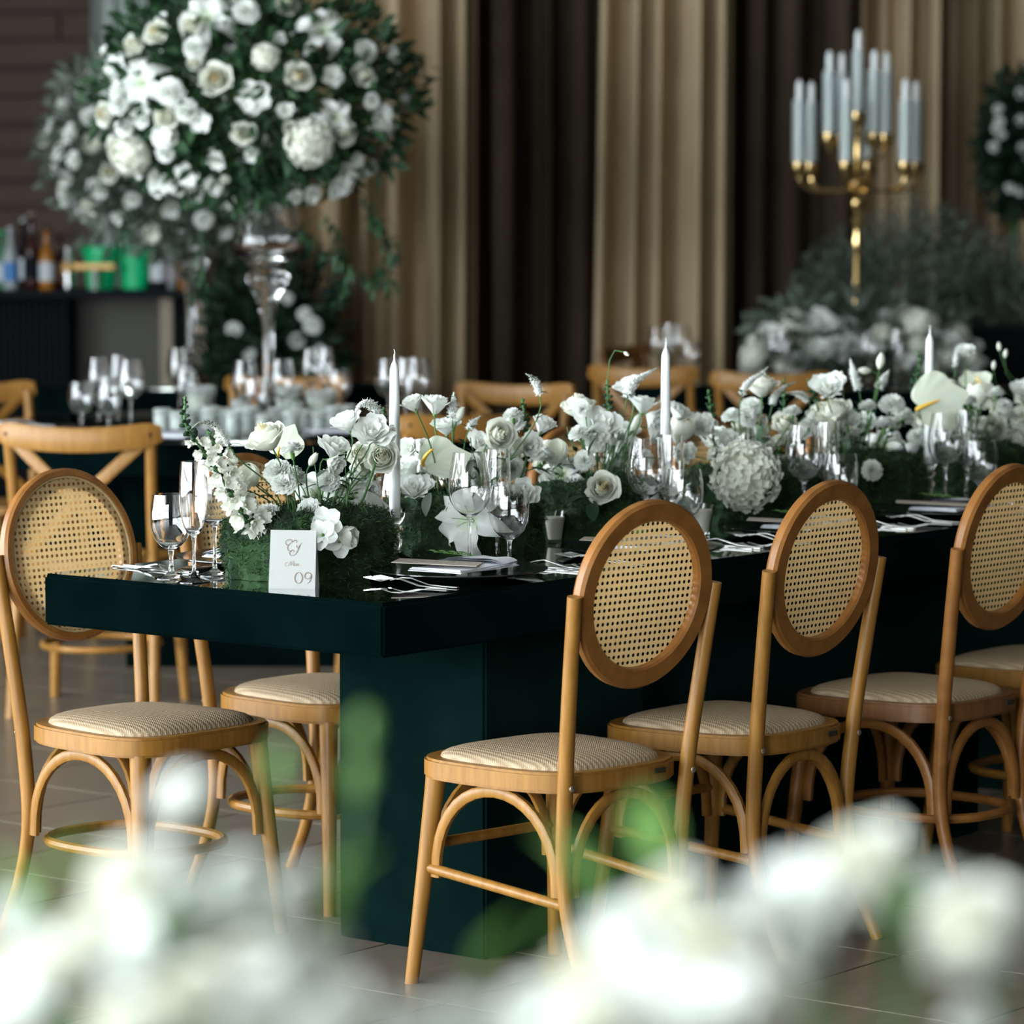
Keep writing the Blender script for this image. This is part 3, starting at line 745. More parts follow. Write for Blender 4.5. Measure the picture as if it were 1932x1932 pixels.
def carnation(seed):
    r = random.Random(seed); b = MB()
    b.lathe([(.05, -.30), (.085, -.2), (.09, -.05), (.06, .06)], 8, None, 1)
    for k in range(34):
        t = (k+.5)/34; th = 1.45*t**.7; az = k*2.4+r.uniform(-.3, .3); L_ = .46+r.uniform(-.05, .04)
        rf = lambda v, th=th, L_=L_: L_*math.sin(th)*v**1.1+.02
        zf = lambda v, th=th, L_=L_: L_*math.cos(th)*v*.9 + .04*math.sin(v*3)
        wrap(b, az, rf, zf, .55 if t > .25 else 1.2, lambda v: .4+.9*v, .035, 9, 7, 3, r.uniform(0, 6))
    return b
def bud(seed):
    b = MB(); r = random.Random(seed)
    for k in range(4): wrap(b, k*2.1, lambda v: .02+.30*math.sin(PI*(.08+.80*v))*(1-.35*v), lambda v: 1.0*v, 1.3, WP, .01, 3, 4, 6, k)
    calyx(b, 1.1); return b
def tulipish(seed):
    b = MB(); r = random.Random(seed)
    for k in range(7):
        t = k/6; wrap(b, k*2.4, lambda v, t=t: .03+(.30+.16*t)*math.sin(PI*(.05+.58*v)), lambda v, t=t: (.86-.12*t)*v, 1.0, WP, .015, 3, 5, 6, r.uniform(0, 6))
    calyx(b, .9); return b
def petal5(b, M, n, l, w, ruf, r, mi=0, curl=.15, nu=4, nv=5):
    for k in range(n):
        ph = r.uniform(0, 6)
        def P(u, v):
            s = u*2-1; hw = w*math.sin(PI*(.10+.80*v))**.7*.5
            return (s*hw, l*v, curl*l*(v-.1)**2*(-1)+.12*l*v + ruf*math.sin(3*s+ph)*v + .18*w*s*s)
        b.grid(P, nu, nv, M @ MX.Rotation(2*PI*k/n+r.uniform(-.12, .12), 4, 'Z') @ MX.Rotation(r.uniform(.1, .4), 4, 'X'), mi)
def orchid(seed):
    r = random.Random(seed); b = MB()
    petal5(b, MX(), 5, .52, .50, .03, r, 0, .25); b.ball((0, 0, .05), (.06, .06, .07), 6, 4, None, 1); return b
def hydrangea(seed):
    r = random.Random(seed); b = MB(); n = 210
    for k in range(n):
        z = 1-1.55*(k+.5)/n; a = k*2.39996; q = math.sqrt(max(0, 1-z*z)); d = V((q*math.cos(a), q*math.sin(a), z*.8))
        R = .44*(1+r.uniform(-.09, .07)+.10*NZ.noise(d*3)); M = MX.Translation(d*R+V((0, 0, .38))) @ frame(d+V((r.uniform(-.55, .55), r.uniform(-.55, .55), r.uniform(-.55, .55))), r.uniform(0, 6))
        petal5(b, M, 4, .066, .068, .004, r, 0, .2, 2, 2)
    b.ball((0, 0, .34), (.36, .36, .30), 12, 7, None, 2); return b
FM = [M_PET, M_LEAFL, M_HEART]; FMI = [M_IVORY, M_LEAFL, M_CREAM]
def fm(b, nm, mats): return b.mesh(nm, mats, ang=80)
BL = {'rose': [fm(rose(s, o), 'rose', [M_IVORY, M_LEAFL, M_HEART if s == 1 else M_CREAM]) for s, o in ((1, 1.0), (2, .88), (3, 1.05))],
      'lisianthus': [fm(lisianthus(s, o), 'lisianthus', [M_PET, M_LEAFL, M_CREAM]) for s, o in ((4, 1.0), (5, .8), (6, 1.15))],
      'carnation': [fm(carnation(s), 'carnation', FM) for s in (7, 8)],
      'flower_bud': [fm(bud(9), 'bud', FMI)], 'ranunculus': [fm(tulipish(10), 'tulip_bloom', FMI)],
      'sweet_pea': [fm(orchid(s), 'sweet_pea', FM) for s in (11, 12)], 'hydrangea': [fm(hydrangea(13), 'hydrangea', [M_IVORY, M_GREY, M_CREAM])],
      'spray_rose': [fm(rose(14, .9), 'spray_rose', [M_IVORY, M_LEAFL, M_CREAM])]}
BUDG = fm(bud(19), 'bud', [M_LEAFL, M_LEAFL])
def lily_petal():
    def P(u, v):
        s = u*2-1; hw = .150*math.sin(PI*(.07+.90*v))**.75; th = 1.15-2.6*v**1.6*.62
        y = .66*v*(1-.30*v*v); z = .32*math.sin(PI*.62*v) - .58*v**2.6
        return (s*hw, y, z + .35*hw*s*s*1.4 - .035*(1-abs(s))**2*math.sin(PI*v) + .012*math.sin(6*v+3*s) + .030*s*s*math.sin(17*v+2*s)*math.sin(PI*v))
    b = MB().grid(P, 8, 16); b.m[:24] = [1]*24; return b
ME_LP = fm(lily_petal(), 'petal', [M_PET, M_SPAT])
def lily_core():
    b = MB(); b.lathe([(.015, -.06), (.02, 0), (.03, .04)], 8)
    for k in range(6):
        a = k*1.047; P = [(.02*math.cos(a), .02*math.sin(a), .03), (.06*math.cos(a), .06*math.sin(a), .2), (.13*math.cos(a), .13*math.sin(a), .33)]
        b.tube(P, .004, 4); b.ball(P[-1], (.009, .022, .009), 5, 3, None, 1)
    return b
ME_LC = fm(lily_core(), 'lily_heart', [M_LEAFL, M_SPAT])
def spathe():
    def P(u, v):                                          # heart-shaped plate with the lobes behind the spadix
        a = PI*(2*u-1); rr = v
        x = .50*math.sin(a)*(1-.22*math.cos(a))*rr; y = (.16-.44*math.cos(a) - .20*math.exp(-(abs(a)/.35)**2)*-1*0)*rr
        y = rr*(-.42*math.cos(a)+.10 + (.16*math.exp(-((abs(a))/.45)**2))) + .0
        tip = .20*math.exp(-((abs(a)-PI)/.22)**2)*rr
        return (x*1.0, y+tip, .26*x*x - .10*y*y*1.2 + .012*math.sin(22*math.atan2(x, y+.3))*rr + .10*rr*rr*math.sin(a*2)*.4)
    return MB().grid(P, 40, 8)
ME_SPATHE = fm(spathe(), 'spathe', [M_SPAT])
ME_SPADUP = fm(MB().tube(crom([(0, -.22, .0), (0, -.23, .10), (0, -.17, .26), (0, -.05, .38)], 4), [.034, .036, .036, .036, .035, .035, .034, .033, .031, .029, .026, .021, .010], 8), 'spadix', [M_YEL])
ME_SPADIX = fm(MB().tube(crom([(0, -.22, .0), (0, -.20, .06), (0, -.06, .12), (0, .16, .15)], 4), [.030, .036, .038, .037, .036, .035, .034, .033, .031, .028, .024, .020, .010], 8), 'spadix', [M_YEL])

class Arr:                                                # one flower arrangement: an Empty with its flowers as parts
    def __init__(s, name, label, base, cat='arrangement', group=None):
        s.o = thing(name, label, cat, base, 0, group); s.b = V(base); s.r = random.Random(len(label)*7+int(abs(base[0])*1000))
    def stem(s, par, M, pts, r=.0016, n=5):
        Mi = M.inverted(); k = 1/M.to_scale().x
        obj('stem', MB().tube([Mi @ p for p in pts], r*k, n), M_STEM, par)
    def bloom(s, kind, p, dia, d, root=None, roll=None, bend=.5, leaf=0, hd=.42, upright=False):
        dia *= 1.2; p = V(p); d = V(d).normalized(); roll = s.r.uniform(0, 6) if roll is None else roll
        cen = p - s.b - d*(dia*hd)
        M = MX.Translation(cen) @ frame(d, roll) @ MX.Scale(dia, 4)
        if kind == 'lily':
            o = obj('lily', ME_LC, parent=s.o, M=M)
            for k in range(6): obj('petal', ME_LP, parent=o, M=MX.Rotation(k*PI/3+s.r.uniform(-.1, .1), 4, 'Z') @ MX.Rotation(s.r.uniform(-.12, .12), 4, 'X') @ MX.Scale(1.0 if k % 2 else .92, 4))
        elif kind == 'anthurium':
            o = obj('anthurium', ME_SPATHE, parent=s.o, M=M); obj('spadix', ME_SPADUP if upright else ME_SPADIX, parent=o, label='yellow spadix')
        else:
            ms = BL[kind]; o = obj(kind, ms[s.r.randrange(len(ms))], parent=s.o, M=M)
        if root is not None:
            r0 = V(root) - s.b; L_ = (cen-r0).length
            P = bez(cen, cen - d*L_*bend*.6, r0 + V((0, 0, L_*.4)), r0, 7)
            s.stem(o, M, P, .0017 if dia > .03 else .0011)
            if leaf:
                Mi = M.inverted()
                for k in range(leaf):
                    lf = MB(); q = P[2+s.r.randrange(4)]; a = s.r.uniform(0, 6)
                    leaf_strip(lf, MX.Translation(q) @ MX.Rotation(a, 4, 'Z') @ MX.Rotation(s.r.uniform(-.2, .7), 4, 'X'), s.r.uniform(.03, .05), s.r.uniform(.012, .02))
                    lf.v = [Mi @ v for v in lf.v]
                    obj('leaf', lf, M_LEAF, o)
        return o
    def veronica(s, path, root, rad=.0075, tip=.30):
        P = [V(p)-s.b for p in path]; C = crom(P, 6); n = len(C); b = MB(); k = 9; r = s.r
        for i in range(n):                                # tip first
            t = i/(n-1); rr = rad*(min(1, .18+1.5*t)); a = C[max(i-1, 0)]; z = C[min(i+1, n-1)]; fr = frame(z-a)
            for q in range(k+int(5*t)):
                an = 2*PI*q/(k+int(5*t))+i*.5
                dv = fr @ V((math.cos(an), math.sin(an), r.uniform(-.5, .5)))
                c = C[i]+dv*rr*r.uniform(.75, 1.0)
                b.ball(c, rr*r.uniform(.20, .34), 4, 3, None, 1 if t < tip and r.random() > t/tip*.6 else 0)
                if t > .45 and q % 2: b.tube([c, c+dv*rr*.75], rr*.07, 3, mi=0)
        b.tube(C, [rad*min(1, .15+1.2*i/(n-1))*.85 for i in range(n)], 7, mi=0)
        o = obj('veronica_spike', b, [M_PET, M_LEAF], s.o, ang=80)
        r0 = V(root)-s.b; e = C[-1]; d = (C[-1]-C[-3]).normalized(); L_ = (e-r0).length
        S = bez(e, e+d*L_*.35, r0+V((0, 0, L_*.35)), r0, 8)
        obj('stem', MB().tube(S, .0015, 5), M_STEM, o)
        for q in range(4):
            lf = MB(); leaf_strip(lf, MX.Translation(S[q//2*2]) @ MX.Rotation(r.uniform(0, 6), 4, 'Z') @ MX.Rotation(r.uniform(.0, .6), 4, 'X'), r.uniform(.018, .035), .009); obj('leaf', lf, M_LEAF, o)
    def snapdragon(s, path, frac=.30, fl=1.0, width=.030):
        P = [V(p)-s.b for p in path]; C = crom(P, 8); n = len(C); b = MB(); r = s.r
        ln = [0.0]
        for a, z in zip(C, C[1:]): ln.append(ln[-1]+(z-a).length)
        def at(d):
            for i in range(n-1):
                if ln[i+1] >= d: return C[i].lerp(C[i+1], (d-ln[i])/max(ln[i+1]-ln[i], 1e-6)), (C[i+1]-C[i]).normalized()
            return C[-1], (C[-1]-C[-2]).normalized()
        d = .004; k = 0; tot = ln[-1]
        while d < tot*.82*fl:
            t = d/tot; c, tg = at(d); fr = frame(-tg)
            a = k*2.4; out = fr @ V((math.cos(a), math.sin(a), .35))
            if t < frac:
                rr = .0035+.006*t/frac; q = MX.Translation(c+out*rr*1.0) @ frame(out); b.ball((0, 0, 0), (rr*.62, rr*.62, rr), 6, 4, q, 1); d += .0042+.004*t
            else:
                sz = width*min(1, .6+.9*(t-frac)); q = MX.Translation(c+out*sz*.35) @ frame(out+V((0, 0, -.25)), r.uniform(0, 6)) @ MX.Scale(sz, 4)
                for w in range(2):
                    for e in range(3):
                        wrap(b, 0, lambda v: .05+.34*v, lambda v: .75*v**.7-.2*max(0, v-.7), 1.0, lambda v: .5+.6*v, .07, 4, 3, 3, r.uniform(0, 6)) if False else None
                m0 = MB(); petal5(m0, MX(), 5, .50, .46, .06, r, 0, -.5, 3, 3); m0.ball((0, 0, .0), (.17, .17, .2), 6, 4, None, 0)
                b.merge(m0, q); b.ball(c+out*sz*.10, sz*.16, 5, 3, None, 1); d += .0085
            k += 1
        b.tube(C, .0026, 6, mi=2)
        o = obj('snapdragon_spike', b, [M_IVORY, M_LEAFL if False else M_LEAF, M_STEM], s.o, ang=80)
        return o
    def leaf(s, p, d, l, w, mtl=None, nm='leaf', roll=0.0):
        b = MB(); leaf_strip(b, MX.Translation(V(p)-s.b) @ V(d).normalized().to_track_quat('Y', 'Z').to_matrix().to_4x4() @ MX.Rotation(roll, 4, 'Y'), l, w, 0, .3, .25, 6)
        return obj(nm, b, mtl or M_LEAF, s.o)

# ------------------------------------------------------------------ moss mounds with their flowers along the table
def moss_mesh(seed):
    r = random.Random(seed); b = MB(); A, B_, H_ = .178, .120, .130
    def P(u, v):
        a = 2*PI*u; c, s = math.cos(a), math.sin(a); e = .62
        w = v*1.0
        if w < .55: k = 1.0; z = H_*.80*(w/.55)
        else:
            q = (w-.55)/.45*PI/2; k = math.cos(q)**.75; z = H_*(.80+.20*math.sin(q))
        x = math.copysign(abs(c)**e, c)*A*k; y = math.copysign(abs(s)**e, s)*B_*k
        n = NZ.noise(V((x*22+seed, y*22, z*22)))*.022 + NZ.noise(V((x*48, y*48+seed, z*48)))*.014
        return V((x, y, z))*(1+n*6) + V((0, 0, 0 if z > .01 else -z))
    b.grid(P, 72, 30, closeu=True)
    m = 22000
    for i in range(m):
        u, v = r.random(), r.random()**.9*.96+.02; p = P(u, v)
        if r.random()*.028 > (P((u+.006) % 1, .3)-P(u, .3)).length+.001: continue
        nrm = (P((u+.01) % 1, v)-p).cross(P(u, min(v+.01, 1))-p)
        if nrm.length < 1e-9: continue
        nrm.normalize()
        if nrm.dot(p-V((0, 0, .05))) < 0: nrm = -nrm
        d = (nrm+V((r.uniform(-1, 1), r.uniform(-1, 1), r.uniform(-1, 1)))*.9).normalized(); l = r.uniform(.006, .016)
        sd = d.cross(V((r.uniform(-1, 1), r.uniform(-1, 1), r.uniform(-1, 1)))).normalized()*.0009
        q = p+d*l*.6; t = q + (d+V((r.uniform(-1, 1), r.uniform(-1, 1), r.uniform(-1, .4)))*.9).normalized()*l*.6
        b.add([p-sd, p+sd, q+sd, q-sd, t], [(0, 1, 2, 3), (3, 2, 4)], None, 1 if r.random() < .38 else 0)
    b.v = [V((p.x, p.y, max(p.z, .0005))) for p in b.v]
    return b.mesh('moss_mound', [M_MOSS, M_MOSSL], smooth=False)
MOSS = [moss_mesh(s) for s in (1, 2)]
MOUNDS = [(.325, .47), (.850, .505), (1.335, .505), (1.93, .505), (2.41, .505), (2.93, .505), (3.45, .505)]
MNAME = ['first moss mound arrangement at the table end, with snapdragons and roses', 'second moss mound arrangement, with hanging white lily and upright anthurium',
         'third moss mound arrangement, with arching veronica and a nodding bud', 'fourth moss mound arrangement, with large white hydrangea and snapdragon',
         'fifth moss mound arrangement, with two upright white veronica spikes', 'sixth moss mound arrangement, with the large flat white anthurium',
         'seventh moss mound arrangement at the right edge of the photo, with hydrangea']
AR = []
for i, (l, u) in enumerate(MOUNDS):
    a = Arr('flower_arrangement', 'white ' + MNAME[i], T(l, u, TZ), group='moss mound centrepieces'); AR.append(a)
    obj('moss_mound', MOSS[i % 2], parent=a.o, kind='stuff', M=MX.Rotation(math.atan2(DL.y, DL.x)+PI*(i % 3 == 1), 4, 'Z') @ MX.Diagonal((.88 if i == 2 else 1, 1, 1, 1)))
def root_of(i, p, k=.45):
    l, u = MOUNDS[i]; c = T(l, u, TZ+.118); q = V((p.x-c.x, p.y-c.y, 0)); m = q.length
    q = q*min(k, .10/max(m, 1e-4)); return c+q
FACE = {'u': (0, -.15, 1), 'c': (0, -1, .35), 'cl': (-.45, -1, .25), 'cr': (.5, -1, .25), 'ul': (-.5, -.3, 1), 'ur': (.5, -.3, 1), 'r': (1, -.4, -.05), 'l': (-1, -.4, .1),
        'uc': (0, -.65, .8), 'd': (.3, -1, -.35), 'dl': (-.3, -1, -.3), 'dr': (.8, -.5, -.5)}
def F(i, kind, px, py, dpx, fc='uc', u=None, leaf=0, root=True, roll=None, up=False):
    a = AR[i]; u = MOUNDS[i][1] + (a.r.uniform(-.06, .05) if u is None else u)
    p = at_u(px, py, u); dia = dpx/ppm(p)
    d = V(FACE[fc]) + V((a.r.uniform(-.15, .15), a.r.uniform(-.15, .1), 0))
    a.bloom(kind, p, dia, d, root_of(i, p) if root else None, leaf=leaf, roll=roll, upright=up)
def VP(i, pts, u=0.0): return [at_u(x, y, MOUNDS[i][1]+u) for x, y in pts]
def Ver(i, pts, u=0.0, rad=.0075, tip=.3):
    P = VP(i, pts, u); AR[i].veronica(P, root_of(i, P[-1]), rad, tip)
def Snap(i, pts, u=0.0, frac=.3, fl=1.0, w=.03):
    P = VP(i, pts, u); P.append(root_of(i, P[-1], .8)); AR[i].snapdragon(P, frac, fl, w)
# first mound
Snap(0, [(349, 748), (350, 800), (374, 838), (410, 890), (445, 945), (472, 985)], -.03, .22, 1.05, .040)
Snap(0, [(392, 815), (412, 850), (440, 915), (470, 975)], .05, .05, 1.1, .038)
Ver(0, [(363, 806), (378, 797), (400, 800), (418, 818), (430, 838)], -.05, .0050, .55)
Ver(0, [(667, 791), (676, 768), (692, 761), (709, 771), (722, 797)], 0, .0080, .0)
F(0, 'rose', 496, 815, 74, 'ul'); F(0, 'anthurium', 529, 838, 62, 'c', .05, roll=-.4, up=True); F(0, 'carnation', 548, 832, 42, 'u'); F(0, 'carnation', 522, 876, 52, 'uc', -.04); F(0, 'carnation', 533, 902, 46, 'uc', -.06)
F(0, 'carnation', 566, 884, 46, 'ur'); F(0, 'carnation', 492, 956, 48, 'ul', -.02); F(0, 'carnation', 581, 959, 42, 'c', -.08); F(0, 'flower_bud', 571, 985, 26, 'ur', -.08)
F(0, 'sweet_pea', 614, 981, 54, 'c', -.145); F(0, 'sweet_pea', 606, 1004, 50, 'c', -.15); F(0, 'sweet_pea', 642, 1015, 54, 'c', -.155); F(0, 'ranunculus', 655, 1012, 38, 'r', -.15)
F(0, 'lisianthus', 651, 793, 50, 'ul'); F(0, 'lisianthus', 633, 841, 52, 'ur'); F(0, 'lisianthus', 634, 878, 44, 'dr'); F(0, 'carnation', 620, 902, 42, 'c')
F(0, 'lisianthus', 702, 812, 62, 'uc'); F(0, 'rose', 720, 860, 68, 'c', -.03, 1); F(0, 'lily', 650, 935, 100, 'cl', .03); F(0, 'lily', 598, 925, 90, 'c', .06); F(0, 'lisianthus', 682, 895, 46, 'c', .03)
F(0, 'carnation', 706, 924, 44, 'cr', 0); F(0, 'carnation', 690, 962, 42, 'cr', -.02); F(0, 'lisianthus', 737, 818, 32, 'r'); F(0, 'flower_bud', 590, 868, 24, 'ur'); F(0, 'lisianthus', 668, 968, 40, 'c', 0)
Snap(0, [(724, 768), (722, 800), (714, 850), (698, 905), (680, 950)], -.02, .30, .5, .026)
Snap(0, [(712, 870), (704, 910), (690, 950), (676, 985)], .04, .12, 1.0, .028)
# second mound
F(1, 'lisianthus', 776, 757, 46, 'ul'); F(1, 'lisianthus', 823, 757, 52, 'u'); F(1, 'lisianthus', 842, 800, 46, 'u'); F(1, 'flower_bud', 867, 783, 26, 'ur')
Ver(1, [(856, 739), (856, 755), (855, 773), (854, 788)], 0, .0085, .2); Ver(1, [(906, 785), (898, 793), (890, 800), (886, 807)], -.03, .0065, 0)
F(1, 'anthurium', 823, 842, 90, 'uc', -.04, roll=-1.25, up=True); F(1, 'rose', 946, 819, 68, 'cr', -.02, 1); F(1, 'carnation', 966, 770, 36, 'u'); F(1, 'carnation', 968, 787, 42, 'uc'); F(1, 'lisianthus', 1027, 797, 50, 'ur'); F(1, 'lisianthus', 1003, 842, 46, 'cr', -.03)
Snap(1, [(985, 752), (990, 785), (996, 820), (990, 880), (965, 930)], 0, .34, .62, .026)
F(1, 'carnation', 1038, 848, 50, 'ur'); F(1, 'ranunculus', 922, 884, 66, 'uc', .04); F(1, 'lily', 864, 972, 136, 'cl', -.160, root=False); F(1, 'lisianthus', 781, 918, 54, 'uc', -.03); F(1, 'lisianthus', 768, 880, 50, 'ul'); F(1, 'lisianthus', 988, 929, 46, 'c', -.12)
F(1, 'hydrangea', 800, 885, 56, 'c', .06); F(1, 'hydrangea', 765, 935, 60, 'cl', .05); F(1, 'carnation', 966, 880, 44, 'c', .02); F(1, 'carnation', 880, 882, 40, 'c', .05); F(1, 'lisianthus', 905, 935, 60, 'c', .04); F(1, 'carnation', 960, 925, 40, 'c', .03)
Ver(1, [(992, 705), (1003, 712), (1012, 725), (1018, 742)], -.06, .0070, .45)
AR[1].leaf(at_u(1000, 882, .44), (1, -.2, -.1), .05, .024); AR[1].leaf(at_u(812, 930, .42), (-.3, -.4, -.8), .05, .026, M_GREY); AR[1].leaf(at_u(918, 868, .46), (1, 0, .2), .05, .028, M_GREY)
# third mound
F(2, 'rose', 1089, 757, 60, 'u'); F(2, 'carnation', 1097, 775, 34, 'dl', -.04); F(2, 'lisianthus', 1130, 800, 68, 'uc', -.03); F(2, 'lisianthus', 1124, 825, 50, 'd', -.05); F(2, 'carnation', 1152, 788, 34, 'uc'); F(2, 'carnation', 1085, 807, 36, 'ul')
Snap(2, [(1145, 717), (1147, 745), (1150, 775), (1158, 840), (1150, 890)], .03, .36, .42, .022)
F(2, 'lisianthus', 1182, 725, 50, 'ul', .03); Ver(2, [(1238, 695), (1220, 706), (1200, 718), (1188, 732), (1184, 748)], -.04, .0095, .22)
F(2, 'lisianthus', 1214, 757, 48, 'u'); F(2, 'lisianthus', 1239, 794, 50, 'dr', -.02); F(2, 'flower_bud', 1198, 800, 34, 'ur'); F(2, 'lisianthus', 1240, 818, 40, 'dr', .02)
F(2, 'flower_bud', 1181, 667, 11, 'dr', -.02); F(2, 'carnation', 1102, 865, 36, 'c', -.06); F(2, 'rose', 1137, 918, 60, 'c', -.15, 0); F(2, 'lily', 1215, 938, 74, 'c', -.13, root=False); F(2, 'lisianthus', 1255, 940, 50, 'c', -.13)
F(2, 'lily', 1050, 890, 92, 'cl', .02); F(2, 'rose', 1072, 893, 46, 'c', .05); F(2, 'flower_bud', 1132, 845, 26, 'd'); F(2, 'lisianthus', 1180, 850, 44, 'c', .06); F(2, 'lisianthus', 1185, 812, 40, 'uc', .08); F(2, 'carnation', 1215, 863, 40, 'c', .06); F(2, 'flower_bud', 1155, 832, 22, 'uc'); F(2, 'lisianthus', 1165, 885, 40, 'c', .02)
AR[2].leaf(at_u(1112, 940, .365), (-1, -.3, 0), .055, .050); AR[2].leaf(at_u(1122, 945, .365), (-.2, -.3, -1), .045, .035); AR[2].leaf(at_u(1110, 860, .44), (.2, 0, 1), .05, .035, M_GREY)
F(2, 'lisianthus', 1284, 775, 42, 'ur', .02); F(2, 'ranunculus', 1285, 812, 50, 'u', .03)
# fourth mound
F(3, 'hydrangea', 1407, 897, 118, 'c', -.14); Snap(3, [(1336, 735), (1342, 780), (1346, 825), (1355, 880)], 0, .34, .95, .027); F(3, 'lisianthus', 1375, 828, 46, 'uc', -.03)
F(3, 'rose', 1437, 717, 62, 'u'); Ver(3, [(1449, 692), (1436, 706), (1420, 716), (1407, 728), (1401, 741)], -.04, .0068, .35); F(3, 'carnation', 1376, 773, 36, 'ul'); F(3, 'carnation', 1422, 756, 38, 'uc', .03)
Ver(3, [(1502, 720), (1486, 727), (1470, 738), (1460, 750), (1457, 762)], -.03, .0068, .35); Ver(3, [(1484, 741), (1500, 742), (1513, 746), (1523, 754)], .04, .007, .1)
Snap(3, [(1478, 714), (1479, 745), (1479, 775), (1470, 850)], .05, .4, .5, .022); F(3, 'carnation', 1495, 765, 32, 'u'); F(3, 'carnation', 1526, 788, 32, 'u'); F(3, 'rose', 1482, 793, 56, 'uc', .03)
for x, y, d in ((1450, 841, 26), (1468, 828, 28), (1491, 837, 26), (1459, 869, 28), (1480, 860, 20)): F(3, 'spray_rose', x, y, d, 'uc', -.02)
F(3, 'carnation', 1487, 814, 36, 'u'); F(3, 'lisianthus', 1412, 856, 36, 'c', .05); F(3, 'lisianthus', 1360, 860, 40, 'cl', .04); F(3, 'carnation', 1352, 905, 36, 'cl', .02)
AR[3].leaf(at_u(1440, 800, .45), (-.3, -.2, -1), .05, .02); AR[3].leaf(at_u(1475, 790, .44), (1, 0, -.2), .04, .018)
# fifth mound
F(4, 'lisianthus', 1560, 728, 54, 'uc'); Snap(4, [(1523, 716), (1530, 730), (1540, 760), (1560, 840)], .02, .3, .5, .022); F(4, 'rose', 1569, 768, 60, 'ul'); F(4, 'lisianthus', 1604, 790, 36, 'uc'); F(4, 'ranunculus', 1561, 811, 46, 'u', -.03); F(4, 'flower_bud', 1588, 712, 18, 'u')
Ver(4, [(1604, 676), (1608, 692), (1613, 712), (1619, 731)], 0, .0090, .05); F(4, 'flower_bud', 1633, 699, 22, 'l'); F(4, 'flower_bud', 1661, 683, 26, 'u'); Ver(4, [(1678, 698), (1672, 708), (1664, 720), (1659, 729)], 0, .0085, .1)
F(4, 'carnation', 1637, 755, 32, 'u'); F(4, 'carnation', 1685, 749, 46, 'uc'); F(4, 'carnation', 1712, 772, 42, 'ur'); F(4, 'carnation', 1668, 785, 42, 'u'); F(4, 'carnation', 1690, 788, 32, 'ur'); F(4, 'flower_bud', 1735, 798, 22, 'd')
F(4, 'carnation', 1647, 884, 38, 'c', -.14); F(4, 'lisianthus', 1722, 846, 36, 'dr', -.02); F(4, 'lily', 1672, 835, 80, 'c', .06); F(4, 'lisianthus', 1610, 835, 56, 'c', .05); F(4, 'lisianthus', 1625, 800, 44, 'c', .06); F(4, 'lisianthus', 1585, 840, 44, 'c', .05)
# sixth mound
F(5, 'anthurium', 1763, 752, 98, 'c', -.15, roll=-1.25); Snap(5, [(1735, 662), (1734, 690), (1728, 730), (1740, 800)], .05, .38, .6, .026); F(5, 'lisianthus', 1821, 660, 32, 'uc'); Ver(5, [(1806, 655), (1804, 670), (1802, 690)], .02, .006, .2)
F(5, 'rose', 1794, 722, 30, 'u'); F(5, 'anthurium', 1846, 702, 54, 'uc', .03, roll=.5); F(5, 'carnation', 1877, 730, 32, 'u'); F(5, 'carnation', 1826, 745, 32, 'u'); F(5, 'carnation', 1896, 758, 32, 'uc'); F(5, 'ranunculus', 1850, 742, 46, 'u', .03); F(5, 'rose', 1876, 806, 54, 'c'); F(5, 'lisianthus', 1770, 805, 46, 'c', .05); F(5, 'carnation', 1802, 772, 34, 'c', .02)
F(5, 'lisianthus', 1790, 830, 44, 'c', .06); F(5, 'carnation', 1750, 830, 40, 'c', .06); F(5, 'lily', 1830, 815, 70, 'c', .06)
# seventh mound
F(6, 'hydrangea', 1918, 846, 92, 'c', -.04); F(6, 'carnation', 1905, 772, 34, 'u'); F(6, 'lisianthus', 1928, 735, 40, 'uc'); F(6, 'rose', 1935, 790, 50, 'c'); F(6, 'lisianthus', 1962, 760, 50, 'uc'); F(6, 'carnation', 1895, 800, 36, 'c', .04)
for x, y in ((1885, 655), (1897, 668), (1875, 690)): F(6, 'flower_bud', x, y, 14, 'u')
# lower blooms filling the middle of each mound
rf_ = random.Random(77)
for i, (l, u) in enumerate(MOUNDS):
    for k in range((5, 10, 10, 10, 10, 10, 6)[i]):
        p = T(l+rf_.uniform(-.19, .19), u+rf_.uniform(.0, .10), TZ+rf_.uniform(.155, .255))
        AR[i].bloom(rf_.choice(['lisianthus', 'carnation', 'rose', 'lisianthus', 'spray_rose', 'ranunculus', 'carnation']), p, rf_.uniform(.036, .054), (rf_.uniform(-.6, .5), -.7, rf_.uniform(.2, .9)), root_of(i, p))
# bare stems and fine grass among the flowers
for i in range(7):
    a = AR[i]; c = T(MOUNDS[i][0], MOUNDS[i][1], TZ+.12)
    for k in range(9):
        q = c + DL*a.r.uniform(-.10, .10) + DU*a.r.uniform(-.05, .05); e = q + V((a.r.uniform(-.07, .07), a.r.uniform(-.03, .03), a.r.uniform(.05, .14)))
        P = [p-a.b for p in bez(q, q+V((0, 0, .05)), e-V((0, 0, .03)), e, 6)]; lf = MB().tube(P, .0011, 4)
        st = obj('filler_stem', lf, M_STEM, a.o)
        for w in range(3):
            b = MB(); leaf_strip(b, MX.Translation(P[2+w]) @ MX.Rotation(a.r.uniform(0, 6), 4, 'Z') @ MX.Rotation(a.r.uniform(-.1, .8), 4, 'X'), a.r.uniform(.025, .045), a.r.uniform(.010, .02)); obj('leaf', b, M_LEAF if k % 3 else M_GREY, st)

